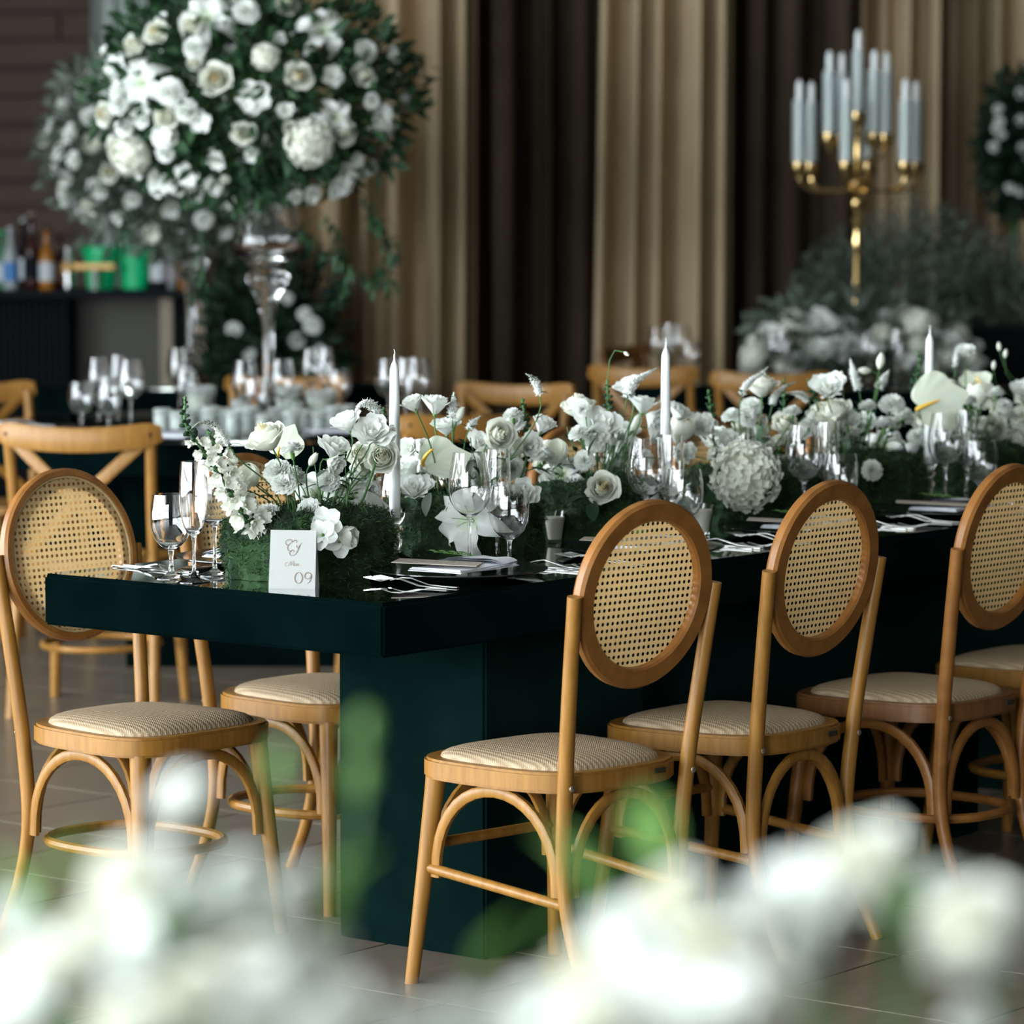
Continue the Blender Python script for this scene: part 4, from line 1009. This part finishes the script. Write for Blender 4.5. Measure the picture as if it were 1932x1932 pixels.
# ------------------------------------------------------------------ foliage masses
def foliage(seed, n, rad, lmin, lmax, wid, core=.80, out=1.05, squash=None):
    r = random.Random(seed); b = MB(); rad = V(rad)
    for k in range(n):
        z = r.uniform(-1, 1); a = r.uniform(0, 2*PI); q = math.sqrt(1-z*z); d = V((q*math.cos(a), q*math.sin(a), z))
        s = core+(out-core)*r.random()**1.3; s *= 1+.10*NZ.noise(d*2.2+V((seed, 0, 0)))
        p = V((d.x*rad.x, d.y*rad.y, d.z*rad.z))*s
        dd = (d+V((r.uniform(-1, 1), r.uniform(-1, 1), r.uniform(-1, 1)))*.75).normalized(); l = r.uniform(lmin, lmax)
        leaf_strip(b, MX.Translation(p) @ dd.to_track_quat('Y', 'Z').to_matrix().to_4x4() @ MX.Rotation(r.uniform(0, 6), 4, 'Y'), l, l*wid, 0, .3, .3, 2)
    return b
def on_ball(c, R, px, py, sz=.72):
    k = ppm(c); cx, cy = 966+F_PX*c.x/c.y, None
    q = at_d(px, py, c.y); dx, dz = q.x-c.x, (q.z-c.z)/sz; m = math.hypot(dx, dz)
    if m > R*.97: dx, dz = dx*R*.97/m, dz*R*.97/m
    d = V((dx, -math.sqrt(max(R*R-dx*dx-dz*dz, 1e-6)), dz*sz)); return c+d, d.normalized()
def vase_prof(z1):
    P = [(.0005, 0), (.085, 0), (.088, .012), (.06, .03), (.030, .06), (.021, .10), (.0205, .30), (.024, .36), (.034, .41), (.060, .465), (.076, .490), (.074, .508), (.052, .524), (.058, .54), (.095, .565), (.122, .595), (.128, .615), (.120, .64), (.102, .70), (.092, z1)]
    I = [(.086, z1), (.096, .70), (.113, .642), (.119, .617), (.110, .600), (.085, .578), (.0005, .566)]
    return MB().lathe(P+I, 28)
ME_VASE = vase_prof(.75).mesh('crystal_vase', M_GLASS, ang=50)
def ball_arr(c, R, base, label, fol, seed, nfill, spec=(), fmat=M_LEAFB, dia=(.05, .08), sz=.72):
    a = Arr('tall_flower_arrangement', label, base); r = a.r
    off = MX.Translation(c-V(base))
    obj('foliage', fol.mesh('foliage', fmat, smooth=False), parent=a.o, kind='stuff', M=off)
    for kind, px, py, d in spec:
        p, n = on_ball(c, R*1.02, px, py, sz); k = d/ppm(p)*(.72 if kind == 'hydrangea' else .84); a.bloom(kind, p+n*k*.25, k*1.12, n+V((0, -.5, .15)), c)
    for k in range(nfill):
        z = 1-1.8*(k+.5)/nfill; an = k*2.39996+seed; q = math.sqrt(max(0, 1-z*z)); n = V((q*math.cos(an), q*math.sin(an), z))
        n = V((n.x, n.y, n.z*sz)); p = c+n*R*r.uniform(.98, 1.10); kd = r.choice(['rose', 'lisianthus', 'lisianthus', 'carnation', 'spray_rose', 'ranunculus', 'sweet_pea'])
        a.bloom(kd, p, r.uniform(*dia), n+V((0, -.2, .2)), c)
    return a
C1 = at_d(478, 174, 12.3); B1 = (C1.x+.045, 12.3, TZ)
SP = [('rose', 430, 158, 62), ('rose', 578, 154, 54), ('rose', 692, 150, 44), ('rose', 656, 252, 52), ('rose', 340, 226, 52), ('rose', 481, 255, 44), ('rose', 216, 216, 46), ('rose', 216, 287, 50), ('rose', 276, 95, 48), ('rose', 318, 72, 48),
      ('lily', 287, 160, 100), ('lily', 405, 38, 110), ('lily', 620, 62, 96), ('rose', 552, 20, 48), ('hydrangea', 272, 290, 84), ('lisianthus', 288, 366, 42), ('hydrangea', 592, 268, 100), ('lisianthus', 420, 345, 40), ('lisianthus', 428, 304, 32),
      ('lisianthus', 250, 335, 34), ('lisianthus', 331, 342, 32), ('lisianthus', 736, 345, 34), ('carnation', 750, 370, 28), ('lisianthus', 492, 292, 32), ('carnation', 710, 195, 32), ('lily', 645, 225, 74), ('carnation', 345, 180, 56), ('carnation', 330, 260, 50),
      ('hydrangea', 520, 120, 56), ('sweet_pea', 500, 190, 60), ('carnation', 700, 100, 44), ('sweet_pea', 640, 150, 40), ('lisianthus', 720, 225, 40), ('carnation', 390, 100, 46), ('rose', 382, 62, 44), ('carnation', 480, 30, 50), ('lisianthus', 555, 215, 30),
      ('carnation', 290, 340, 30), ('sweet_pea', 365, 330, 44), ('lisianthus', 640, 350, 42), ('sweet_pea', 660, 330, 46), ('carnation', 695, 360, 34), ('lisianthus', 675, 300, 32), ('spray_rose', 560, 245, 26), ('carnation', 250, 240, 40), ('lily', 735, 235, 60),
      ('carnation', 240, 200, 40), ('sweet_pea', 232, 130, 50), ('lisianthus', 292, 225, 36), ('carnation', 375, 215, 44), ('sweet_pea', 400, 235, 40), ('carnation', 330, 290, 40), ('lisianthus', 615, 410, 34), ('carnation', 590, 440, 30), ('carnation', 640, 440, 30), ('carnation', 300, 405, 36)]
A1 = ball_arr(C1, .52, B1, 'large white rose and lily ball bursting above the tall crystal vase', foliage(3, 4200, (.50, .50, .36), .03, .085, .42, .62, 1.10), 1.3, 40, SP, M_LEAF, (.028, .05))
vz = obj('crystal_vase', ME_VASE); vz.location = B1; tag(vz, 'tall clear crystal vase on a slim stem, under the flower ball', 'vase')
hf = MB(); r_ = random.Random(12)
for x0, y0, x1, y1, m in ((700, 380, 742, 470, 60), (742, 470, 715, 520, 40), (600, 470, 690, 525, 50), (690, 525, 740, 540, 40), (655, 520, 640, 570, 30), (610, 390, 650, 480, 30), (240, 400, 230, 460, 40), (370, 430, 380, 560, 50), (760, 100, 800, 105, 30), (740, 200, 812, 180, 40), (740, 160, 800, 112, 30), (560, 420, 600, 470, 30)):
    for k in range(m):
        t = r_.random(); p = at_d(x0+(x1-x0)*t+r_.gauss(0, 7), y0+(y1-y0)*t+r_.gauss(0, 6), 12.25+r_.uniform(-.08, .08)) - V(B1)
        leaf_strip(hf, MX.Translation(p) @ MX.Rotation(r_.uniform(0, 6), 4, 'Z') @ MX.Rotation(r_.uniform(-1.4, .4), 4, 'X'), r_.uniform(.03, .06), r_.uniform(.010, .02), 0, .3, .3, 2)
obj('hanging_foliage', hf, M_LEAF, A1.o, kind='stuff', smooth=False)
C2 = at_d(335, 275, 15.4); B2 = (C2.x+.05, 15.4, TZ)
ball_arr(C2, .52, B2, 'second paler flower ball behind the first, reaching past its left edge', foliage(8, 3000, (.54, .54, .46), .04, .09, .40, .62, 1.1), 2.1, 150, (), M_GREY, (.05, .09), .86)
vz2 = obj('crystal_vase', ME_VASE); vz2.location = B2; tag(vz2, 'crystal vase under the rear flower ball, hidden behind bar bottles', 'vase')

# floor-standing dark foliage behind the vase stem
c3 = at_d(520, 600, 17.0); pot = Arr('foliage_plant', 'dark leafy plant with few white blooms behind the vase stem', (c3.x, c3.y, 0), 'plant')
obj('planter', MB().lathe([(.0005, 0), (.17, 0), (.22, .36), (.20, .36), (.19, .30), (.0005, .30)], 24), M_BLACK, pot.o)
obj('foliage', foliage(21, 2600, (.30, .28, .52), .06, .13, .35, .25, 1.08), M_LEAFB, pot.o, kind='stuff', smooth=False, M=MX.Translation((0, 0, .86)))
obj('trunk', MB().tube([(0, 0, .28), (.01, 0, .6), (0, 0, .9)], .02, 8), M_STEM, pot.o)
for px, py, d in ((590, 610, 30), (560, 640, 26), (440, 620, 26), (575, 590, 24), (470, 665, 22), (600, 660, 24), (540, 560, 22)): pot.bloom('carnation', at_d(px, py, 16.72), d/402, (0, -1, .3), (c3.x, c3.y, .8))

# ------------------------------------------------------------------ table settings of the vase table
for i, (px, D, kd) in enumerate(((152, 11.85, 'water_goblet'), (186, 12.15, 'wine_glass'), (222, 12.25, 'champagne_flute'), (246, 12.0, 'wine_glass'), (204, 11.75, 'water_goblet'))):
    glass(kd, ((px-966)/F_PX*D, D, TZ), f'{ORD[i]} of five glasses clustered beside the cut-off cross-back chair', 'glasses left of the votives')
for i, (px, D, kd) in enumerate(((338, 13.0, 'wine_glass'), (352, 12.75, 'water_goblet'))):
    glass(kd, ((px-966)/F_PX*D, D, TZ), f'{ORD[i]} of two glasses left of the large ivory candle cups', 'glasses behind the votives')
for i, (px, D, kd) in enumerate(((462, 11.95, 'wine_glass'), (482, 12.0, 'water_goblet'), (532, 12.05, 'wine_glass'))):
    glass(kd, ((px-966)/F_PX*D, D, TZ), f'{ORD[i]} of three glasses around the foot of the crystal vase', 'glasses at the vase foot')
for i, (px, D, kd) in enumerate(((588, 13.0, 'wine_glass'), (614, 12.9, 'champagne_flute'), (640, 12.75, 'water_goblet'))):
    glass(kd, ((px-966)/F_PX*D, D, TZ), f'{ORD[i]} of three glasses behind the candle cups, right of the vase', 'glasses right of the vase')
for i, (px, D, kd) in enumerate(((733, 12.1, 'wine_glass'), (764, 12.0, 'champagne_flute'), (790, 12.15, 'wine_glass'))):
    glass(kd, ((px-966)/F_PX*D, D, TZ), f'{ORD[i]} of three glasses seen directly behind the first tall candle', 'glasses at the vase table right rim')
ME_CUP = MB().lathe([(.0005, 0), (.040, 0), (.056, .12), (.054, .12), (.038, .006), (.0005, .006)], 20).mesh('candle_cup', M_FROST, ang=50)
ME_CUPW = MB().lathe([(.0005, .007), (.0375, .007), (.049, .085), (.0005, .085)], 18).mesh('wax_fill', M_WAXC, ang=50)
for i, (px, D) in enumerate(((378, 12.55), (545, 12.6), (606, 12.3))):
    o = obj('candle_cup', ME_CUP); o.location = ((px-966)/F_PX*D, D, TZ); tag(o, f'{ORD[i]} large frosted candle cup with ivory wax, counted from the left', 'candle', 'large candle cups'); obj('wax_fill', ME_CUPW, parent=o)
ME_CYL = MB().lathe([(.0005, 0), (.026, 0), (.028, .085), (.026, .085), (.024, .006), (.0005, .006)], 16).mesh('votive_cylinder', M_FROST, ang=50)
ME_CYW = MB().lathe([(.0005, .007), (.0235, .007), (.0245, .060), (.0005, .060)], 12).mesh('wax_fill', M_WAX, ang=50)
rv = random.Random(9)
VL = [(305, 11.75), (335, 11.62), (362, 11.85), (395, 11.7), (420, 11.95), (440, 11.62), (470, 11.72), (497, 11.55), (520, 11.8), (548, 11.6), (575, 11.85), (600, 11.65), (628, 11.8), (655, 11.95), (452, 12.2), (560, 12.25)]
W20 = ORD + ['eighth', 'ninth', 'tenth', 'eleventh', 'twelfth', 'thirteenth', 'fourteenth', 'fifteenth', 'sixteenth']
for i, (px, D) in enumerate(VL):
    o = obj('votive_cylinder', ME_CYL); o.location = ((px-966)/F_PX*D, D, TZ); s = rv.uniform(.9, 1.15); o.scale = (s, s, s)
    tag(o, f'small frosted votive cylinder {W20[i]} in the front candle row' if i < 14 else f'small frosted votive cylinder {W20[i-14]} in the rear, near the vase foot', 'votive', 'frosted votives on the vase table'); obj('wax_fill', ME_CYW, parent=o)
for i, (px, D, lb) in enumerate(((640, 11.68, 'right of the frosted votives'), (335, 11.45, 'behind the near cross-back chair rail'), (40, 11.9, 'at the left edge of the vase table'), (880, 12.1, 'at the right rim of the vase table'))):
    o = obj('charger_plate', ME_PLATE); o.location = ((px-966)/F_PX*D, D, TZ); tag(o, 'black charger plate ' + lb, 'plate', 'charger plates')
    o = obj('napkin', ME_NAP); o.location = ((px-966)/F_PX*D, D, TZ+.0165); o.rotation_euler = (0, 0, .3+i); tag(o, 'folded white napkin ' + lb, 'napkin', 'napkins')

# ------------------------------------------------------------------ candelabra table
DC = 15.7; kx = F_PX/DC; CXX = (1615-966)/kx; zc = lambda y: CAM_H+(392.2-y)/kx
cb = thing('candelabra', 'tall brass candelabra with glass candle tubes rising from white flowers', 'candelabra', (CXX, DC, TZ))
h = lambda y: zc(y)-TZ
obj('base', MB().lathe([(.0005, 0), (.13, 0), (.135, .012), (.10, .03), (.05, .055), (.025, .09), (.0005, .09)], 28), M_BRASS, cb)
st = [(.018, .08), (.018, h(480)), (.012, h(475)), (.024, h(455)), (.014, h(440)), (.020, h(428)), (.030, h(418)), (.014, h(404)), (.034, h(388)), (.034, h(380)), (.012, h(368)), (.040, h(352)), (.042, h(344)), (.016, h(334)), (.026, h(322)), (.014, h(310)), (.014, h(262)), (.020, h(255)), (.012, h(245)), (.012, h(225))]
obj('stem', MB().lathe([(.0005, .08)]+st+[(.0005, h(225))], 20), M_BRASS, cb)
ME_TUBE = MB().lathe([(.030, 0), (.030, .285), (.0275, .285), (.0275, .004), (.0005, .004), (.0005, 0)], 16).mesh('glass_tube', M_TUBE, ang=50)
ME_CND = MB().lathe([(.0005, .004), (.016, .004), (.0145, .355), (.004, .372), (.0005, .374)], 12).mesh('candle', M_WAX)
ME_CPB = MB().lathe([(.0005, -.045), (.014, -.045), (.022, -.038), (.034, -.02), (.036, .018), (.033, .02), (.0005, .0)], 18).mesh('candle_cup', M_BRASS)
def arm(r, a, yb, yc):
    c, s = math.cos(a), math.sin(a); z0, z1 = h(yb), h(yc)
    P = [V((.012*c, .012*s, z0)), V((r*.45*c, r*.45*s, z0))]
    P += [V(((r-.085*(1-math.sin(t)))*c, (r-.085*(1-math.sin(t)))*s, z0+(z1-.04-z0)*(1-math.cos(t)))) for t in [PI/2*i/8 for i in range(9)]]
    o = obj('arm', MB().tube(P, .0085, 8), M_BRASS, cb)
    M = MX.Translation((r*c, r*s, z1))
    obj('candle_cup', ME_CPB, parent=o, M=M); obj('glass_tube', ME_TUBE, parent=o, M=M); obj('candle', ME_CND, parent=o, M=M)
for k in range(6): arm(.265, .245+k*PI/3, 360, 316)
for k in range(4): arm(.140, .42+k*PI/2, 305, 262)
M = MX.Translation((0, 0, h(222)))
obj('candle_cup', ME_CPB, parent=cb, M=M); obj('glass_tube', ME_TUBE, parent=cb, M=M); obj('candle', ME_CND, parent=cb, M=M)
A2 = Arr('flower_arrangement', 'dense white flowers ringed around the foot of the brass candelabra', (CXX-.02, DC, TZ)); r = A2.r
obj('foliage', foliage(31, 1500, (.46, .30, .16), .05, .10, .4, .3, 1.05), M_GREY, A2.o, kind='stuff', smooth=False, M=MX.Translation((0, 0, .20)))
for k in range(74):
    px = r.uniform(1418, 1838); t = (px-1628)/207; py = 694 - r.random()**.8*108*math.sqrt(max(0, 1-t*t*.85)) ; D = DC+r.uniform(-.38, .15)
    A2.bloom(r.choice(['rose', 'lisianthus', 'carnation', 'hydrangea', 'rose', 'lisianthus', 'sweet_pea']), at_d(px, py, D), r.uniform(.075, .125), (r.uniform(-.5, .5), -.7, .7), (CXX+t*.1, DC, TZ+.05))
for i, (px, D, kd) in enumerate(((1242, 15.35, 'wine_glass'), (1262, 15.6, 'champagne_flute'), (1284, 15.6, 'wine_glass'), (1303, 15.35, 'water_goblet'))):
    glass(kd, ((px-966)/F_PX*D, D, TZ), f'{ORD[i]} of four glasses in front of the middle beige curtain', 'glasses on the candelabra table')
for i, (px, D, kd) in enumerate(((1462, 14.95, 'wine_glass'), (1478, 15.1, 'champagne_flute'), (1640, 14.85, 'wine_glass'), (1692, 14.9, 'champagne_flute'))):
    glass(kd, ((px-966)/F_PX*D, D, TZ), f'{ORD[i]} of four glasses in front of the candelabra flowers', 'glasses on the candelabra table')

# ------------------------------------------------------------------ bush, dark arrangement and black cabinet at the right back
cbx = at_d(1735, 500, 17.5); bu = Arr('grey_bush', 'large fluffy grey-green bush behind the candelabra', (cbx.x, cbx.y, 0), 'plant')
obj('planter', MB().lathe([(.0005, 0), (.26, 0), (.32, .50), (.30, .50), (.28, .42), (.0005, .42)], 28), M_BLACK, bu.o)
fb = MB()
for (x, z, rx, rz, n, sd) in ((0, 1.16, .40, .36, 2600, 1), (-.32, 1.10, .28, .26, 1500, 2), (.36, 1.05, .34, .30, 1900, 3), (-.05, .78, .50, .32, 2000, 4)):
    fb.merge(foliage(40+sd, int(n*1.8), (rx, rx*.8, rz), .02, .05, .35, .45, 1.12), MX.Translation((x, 0, z)))
obj('foliage', fb, M_GREY, bu.o, kind='stuff', smooth=False)
obj('trunk', MB().tube([(0, 0, .40), (.02, 0, .7), (0, 0, 1.05)], .025, 8), M_STEM, bu.o)
c5 = at_d(1915, 275, 18.35); da = Arr('topiary_plant', 'dark green topiary plant with faint white blooms at the right edge', (c5.x, c5.y, 0), 'plant')
obj('planter', MB().lathe([(.0005, 0), (.14, 0), (.17, .4), (.15, .4), (.0005, .36)], 20), M_BLACK, da.o)
obj('trunk', MB().tube([(0, 0, .35), (0, 0, 1.9)], .02, 8), M_STEM, da.o)
obj('foliage', foliage(51, 2400, (.16, .16, .36), .05, .10, .45, .3, 1.05), M_LEAFB, da.o, kind='stuff', smooth=False, M=MX.Translation((0, 0, c5.z)))
for k in range(12): da.bloom('carnation', c5+V((r.uniform(-.13, .1), -.16, r.uniform(-.3, .3))), .05, (0, -1, .2), c5)
cab = thing('cabinet', 'low black cabinet at the right back, below the grey bush', 'cabinet', ((1915-966)/F_PX*16.75, 16.75, 0))
obj('body', MB().box((0, 0, .47), (.46, .40, .94)), M_BLACK, cab, bevel=.006); obj('top', MB().box((0, 0, .955), (.50, .44, .03)), M_BLACK, cab, bevel=.004)
for s in (-1, 1): d_ = obj('door', MB().box((s*.113, -.208, .48), (.215, .018, .86)), M_BLACK, cab, bevel=.003); obj('handle', MB().tube([(s*.02, -.225, .52), (s*.02, -.225, .62)], .006, 8), M_STEEL, d_)

# ------------------------------------------------------------------ bar with bottles
DB = 17.5; kb = F_PX/DB; BX = lambda px: (px-966)/kb
bar = thing('bar_counter', 'dark bar counter at the left back with slatted black front', 'bar', (BX(120), DB, 0))
ox = BX(120)
obj('counter_top', MB().box((BX(130)-ox, .15, 1.105), (BX(400)-BX(-140), .62, .035)), M_BLACK, bar, bevel=.005)
obj('body', MB().box((BX(-5)-ox, .25, .54), (BX(128)-BX(-138), .36, 1.08)), M_BLACK, bar)
for k in range(22):
    x = BX(-134+k*12.2); obj('slat', MB().box((x-ox, .055, .54), (.020, .03, 1.06)), M_BLACK, bar, bevel=.003, seg=1)
obj('side_panel', MB().box((BX(212)-ox, .30, .54), (BX(298)-BX(132), .03, 1.08)), M_PANEL, bar)
obj('recess', MB().box((BX(345)-ox, .36, .54), (BX(395)-BX(300), .03, 1.08)), M_BLACK, bar)
for px in (313, 374): obj('post', MB().box((BX(px)-ox, .06, .545), (.062, .06, 1.085)), M_POST, bar, bevel=.004)
ZB = 1.1225
stl = thing('bar_stool', 'wooden bar stool in front of the grey bar panel', 'stool', (BX(213), 16.7, 0))
obj('seat', MB().lathe([(.0005, .70), (.15, .70), (.165, .715), (.165, .735), (.15, .748), (.0005, .742)], 24), M_WOODD, stl)
for k in range(4):
    a = PI/4+k*PI/2; obj('leg', MB().tube([(.11*math.cos(a), .11*math.sin(a), .71), (.18*math.cos(a), .18*math.sin(a), 0)], .016, 8), M_WOODD, stl)
obj('foot_ring', MB().tube([(.155*math.cos(t), .155*math.sin(t), .25) for t in [2*PI*i/28 for i in range(28)]], .009, 6, closed=True), M_WOODD, stl)
def bottle(px, hgt, rad, m, lm, cm, label, neck=.3, dy=0.0):
    t = thing('bottle', label, 'bottle', (BX(px), DB+dy, ZB), 0, 'bottles on the bar')
    H_, R_ = hgt, rad
    obj('glass_body', MB().lathe([(.0005, 0), (R_*.95, 0), (R_, .006), (R_, H_*(1-neck)*.86), (R_*.8, H_*(1-neck)*.97), (R_*.36, H_*(1-neck*.72)), (R_*.33, H_*.94), (R_*.38, H_*.95), (R_*.38, H_*.965), (.0005, H_*.965)], 16), m, t)
    obj('label', MB().lathe([(R_+.0012, H_*.14), (R_+.0012, H_*.44)], 16), lm, t)
    obj('cap', MB().lathe([(.0005, H_*.955), (R_*.40, H_*.955), (R_*.40, H_*1.0), (.0005, H_*1.0)], 12), cm, t)
bottle(4, .28, .040, M_GREENB, M_LABEL, M_GREENP, 'pale green bottle at the left end of the bar', .35, .05)
bottle(22, .30, .036, M_CLEARB, M_BLUE, M_LABEL, 'clear bottle with blue label, second on the bar', .35)
bottle(45, .34, .038, M_BLACK, M_LABEL, M_CLEARB, 'near-black bottle with white label and pale pourer', .4, .04)
bottle(62, .37, .040, M_REDB, M_BLACK, M_POST, 'tallest dark red bottle with beige stopper on the bar', .4)
bottle(92, .30, .038, M_AMBER, M_LABEL, M_BLACK, 'amber bottle with black cap left of the green buckets', .38, -.03)
bottle(112, .25, .034, M_REDB, M_TERRA, M_BLACK, 'squat brown bottle behind the gold shaker', .35, .08)
bottle(300, .30, .040, M_BLACK, M_LABEL, M_LABEL, 'dark bottle with white label right of the green buckets', .38)
bottle(318, .27, .036, M_CLEARB, M_LABEL, M_BLACK, 'clear bottle with dark cap, second right of the buckets', .38, .05)
bottle(357, .27, .050, M_AMBER, M_TERRA, M_GOLDC, 'round amber bottle at the right end of the bar', .45)
sh = thing('cocktail_shaker', 'steel shaker with gold middle in front of the green buckets', 'shaker', (BX(133), DB-.06, ZB))
obj('body', MB().lathe([(.0005, 0), (.028, 0), (.036, .10), (.036, .13), (.0005, .13)], 16), M_SILVER, sh); obj('band', MB().lathe([(.0365, .085), (.038, .09), (.038, .128), (.0365, .13)], 16), M_GOLDC, sh); obj('cap', MB().lathe([(.034, .13), (.022, .17), (.018, .20), (.0005, .20)], 16), M_SILVER, sh)
for px, dy, lb in ((192, 0, 'bright green plastic ice bucket with gold bar across, left of two'), (254, .06, 'bright green plastic ice bucket, right of two')):
    t = thing('ice_bucket', lb, 'bucket', (BX(px), DB+dy, ZB), 0, 'green buckets on the bar')
    obj('pail', MB().lathe([(.0005, 0), (.062, 0), (.066, .004), (.086, .195), (.091, .197), (.091, .207), (.083, .207), (.064, .01), (.0005, .008)], 28), M_GREENP, t)
    obj('rim_handle', MB().tube([(.088*math.cos(a), -.088*abs(math.sin(a))*.4-.06, .20-.05*math.sin(a)) for a in [PI*i/16 for i in range(17)]], .004, 6), M_GREENP, t)
tg = thing('strainer', 'gold bar strainer lying across a clear glass before the green bucket', 'strainer', (BX(186), DB-.13, ZB))
obj('stand_glass', MB().lathe([(.0005, 0), (.018, 0), (.020, .10), (.018, .10), (.016, .006), (.0005, .006)], 14), M_FROST, tg)
obj('gold_bar', MB().box((-.005, 0, .113), (.20, .024, .026)), M_GOLDC, tg, bevel=.004)

# ------------------------------------------------------------------ blurred flowers close to the camera, on their own table
ft = thing('banquet_table', 'dark velvet table below the frame carrying the blurred near flowers', 'table', (0, 1.78, 0))
obj('velvet_top', MB().box((0, 0, .725), (1.9, .8, .10)), M_VELVET, ft, bevel=.006); obj('mirror_top', MB().box((0, 0, .777), (1.88, .78, .006)), M_MIRROR, ft, bevel=.001, seg=1)
for s in (-1, 1): obj('pedestal', MB().box((s*.6, 0, .3375), (.4, .4, .675)), M_VELVET, ft, bevel=.006)
FG = []
for cx, lb in ((-.155, 'blurred white flowers close to the camera, left group with green buds'), (.115, 'blurred white flowers close to the camera, dense right group')):
    a = Arr('flower_arrangement', lb, (cx, 1.75, TZ), group='near blurred flowers'); FG.append(a)
    obj('moss_mound', MOSS[0], parent=a.o, kind='stuff', M=MX.Scale(.70, 4))
def fg(i, kind, px, py, r_px, D, fc=(-.45, -.55, .8)):
    p = at_d(px, py, D); a = FG[i]; a.bloom(kind, p, r_px*1.85*D/F_PX, V(fc)+V((a.r.uniform(-.4, .4), 0, a.r.uniform(-.2, .2))), (a.b.x+(p.x-a.b.x)*.35, 1.75, TZ+.09), leaf=0)
for k, px, py, q, D in (('rose', 232, 1650, 92, 1.70), ('lisianthus', 335, 1505, 62, 1.82), ('carnation', 430, 1625, 48, 1.75), ('lisianthus', 385, 1725, 62, 1.72), ('rose', 100, 1830, 92, 1.62), ('carnation', 25, 1700, 50, 1.75),
                     ('rose', 335, 1870, 92, 1.6), ('lisianthus', 480, 1890, 84, 1.62), ('carnation', 575, 1860, 70, 1.68), ('lisianthus', 20, 1905, 84, 1.6), ('rose', 210, 1930, 90, 1.55), ('carnation', 610, 1770, 40, 1.8), ('lisianthus', 640, 1905, 70, 1.66), ('carnation', 160, 1745, 50, 1.76), ('lisianthus', 525, 1730, 46, 1.78), ('carnation', 745, 1900, 60, 1.7), ('carnation', 560, 1940, 70, 1.6), ('lisianthus', 300, 1780, 50, 1.74), ('carnation', 480, 1800, 55, 1.75), ('carnation', 292, 1605, 56, 1.8), ('lisianthus', 455, 1700, 62, 1.74), ('carnation', 545, 1650, 44, 1.8), ('rose', 165, 1765, 78, 1.7), ('carnation', 62, 1770, 62, 1.72), ('lisianthus', 250, 1810, 80, 1.66), ('rose', 425, 1825, 84, 1.66), ('carnation', 562, 1790, 58, 1.72), ('carnation', 350, 1665, 58, 1.76), ('rose', 20, 1820, 70, 1.66)): fg(0, k, px, py, q, D)
for k, px, py, q, D in (('rose', 1600, 1625, 104, 1.72), ('lisianthus', 1500, 1690, 84, 1.70), ('lisianthus', 1665, 1690, 60, 1.78), ('rose', 1255, 1690, 88, 1.70), ('lisianthus', 1185, 1755, 76, 1.7), ('rose', 1335, 1795, 100, 1.66), ('lisianthus', 1220, 1860, 100, 1.62), ('rose', 1085, 1835, 90, 1.66), ('carnation', 965, 1880, 80, 1.7),
                     ('carnation', 865, 1905, 76, 1.72), ('rose', 1425, 1870, 92, 1.6), ('lisianthus', 1400, 1740, 70, 1.72), ('rose', 1812, 1735, 100, 1.68), ('lisianthus', 1860, 1800, 80, 1.7), ('carnation', 1780, 1655, 44, 1.82), ('carnation', 1830, 1905, 46, 1.7), ('lisianthus', 1330, 1905, 90, 1.58), ('rose', 1120, 1925, 90, 1.58), ('carnation', 1000, 1935, 80, 1.62), ('lisianthus', 1520, 1790, 60, 1.74)): fg(1, k, px, py, q, D)
for px, py, q, D in ((688, 1378, 40, 1.80), (682, 1468, 44, 1.80), (528, 1448, 46, 1.78), (640, 1705, 36, 1.78), (640, 1640, 26, 1.8)):
    a = FG[0]; p = at_d(px, py, D); a.bloom('flower_bud', p, q*1.5*D/F_PX, (.1, -.2, 1), (a.b.x+(p.x-a.b.x)*.4, 1.75, TZ+.09)).data = BUDG
for i, px, py in ((0, 60, 1730), (0, 90, 1690), (0, 340, 1800), (0, 310, 1830), (0, 620, 1720), (1, 1150, 1700), (1, 1115, 1690), (1, 1140, 1665), (1, 1000, 1800), (1, 1690, 1760), (1, 900, 1850), (1, 1230, 1640)):
    a = FG[i]; p = at_d(px, py, 1.74); a.leaf(p, (a.r.uniform(-.6, .6), -.2, 1), .045, .022, M_LEAFL)
    obj('stem', MB().tube([q-a.b for q in bez(p, p-V((0, 0, .04)), V((a.b.x+(p.x-a.b.x)*.5, 1.75, TZ+.2)), V((a.b.x+(p.x-a.b.x)*.4, 1.75, TZ+.09)), 6)], .0015, 5), M_STEM, a.o)
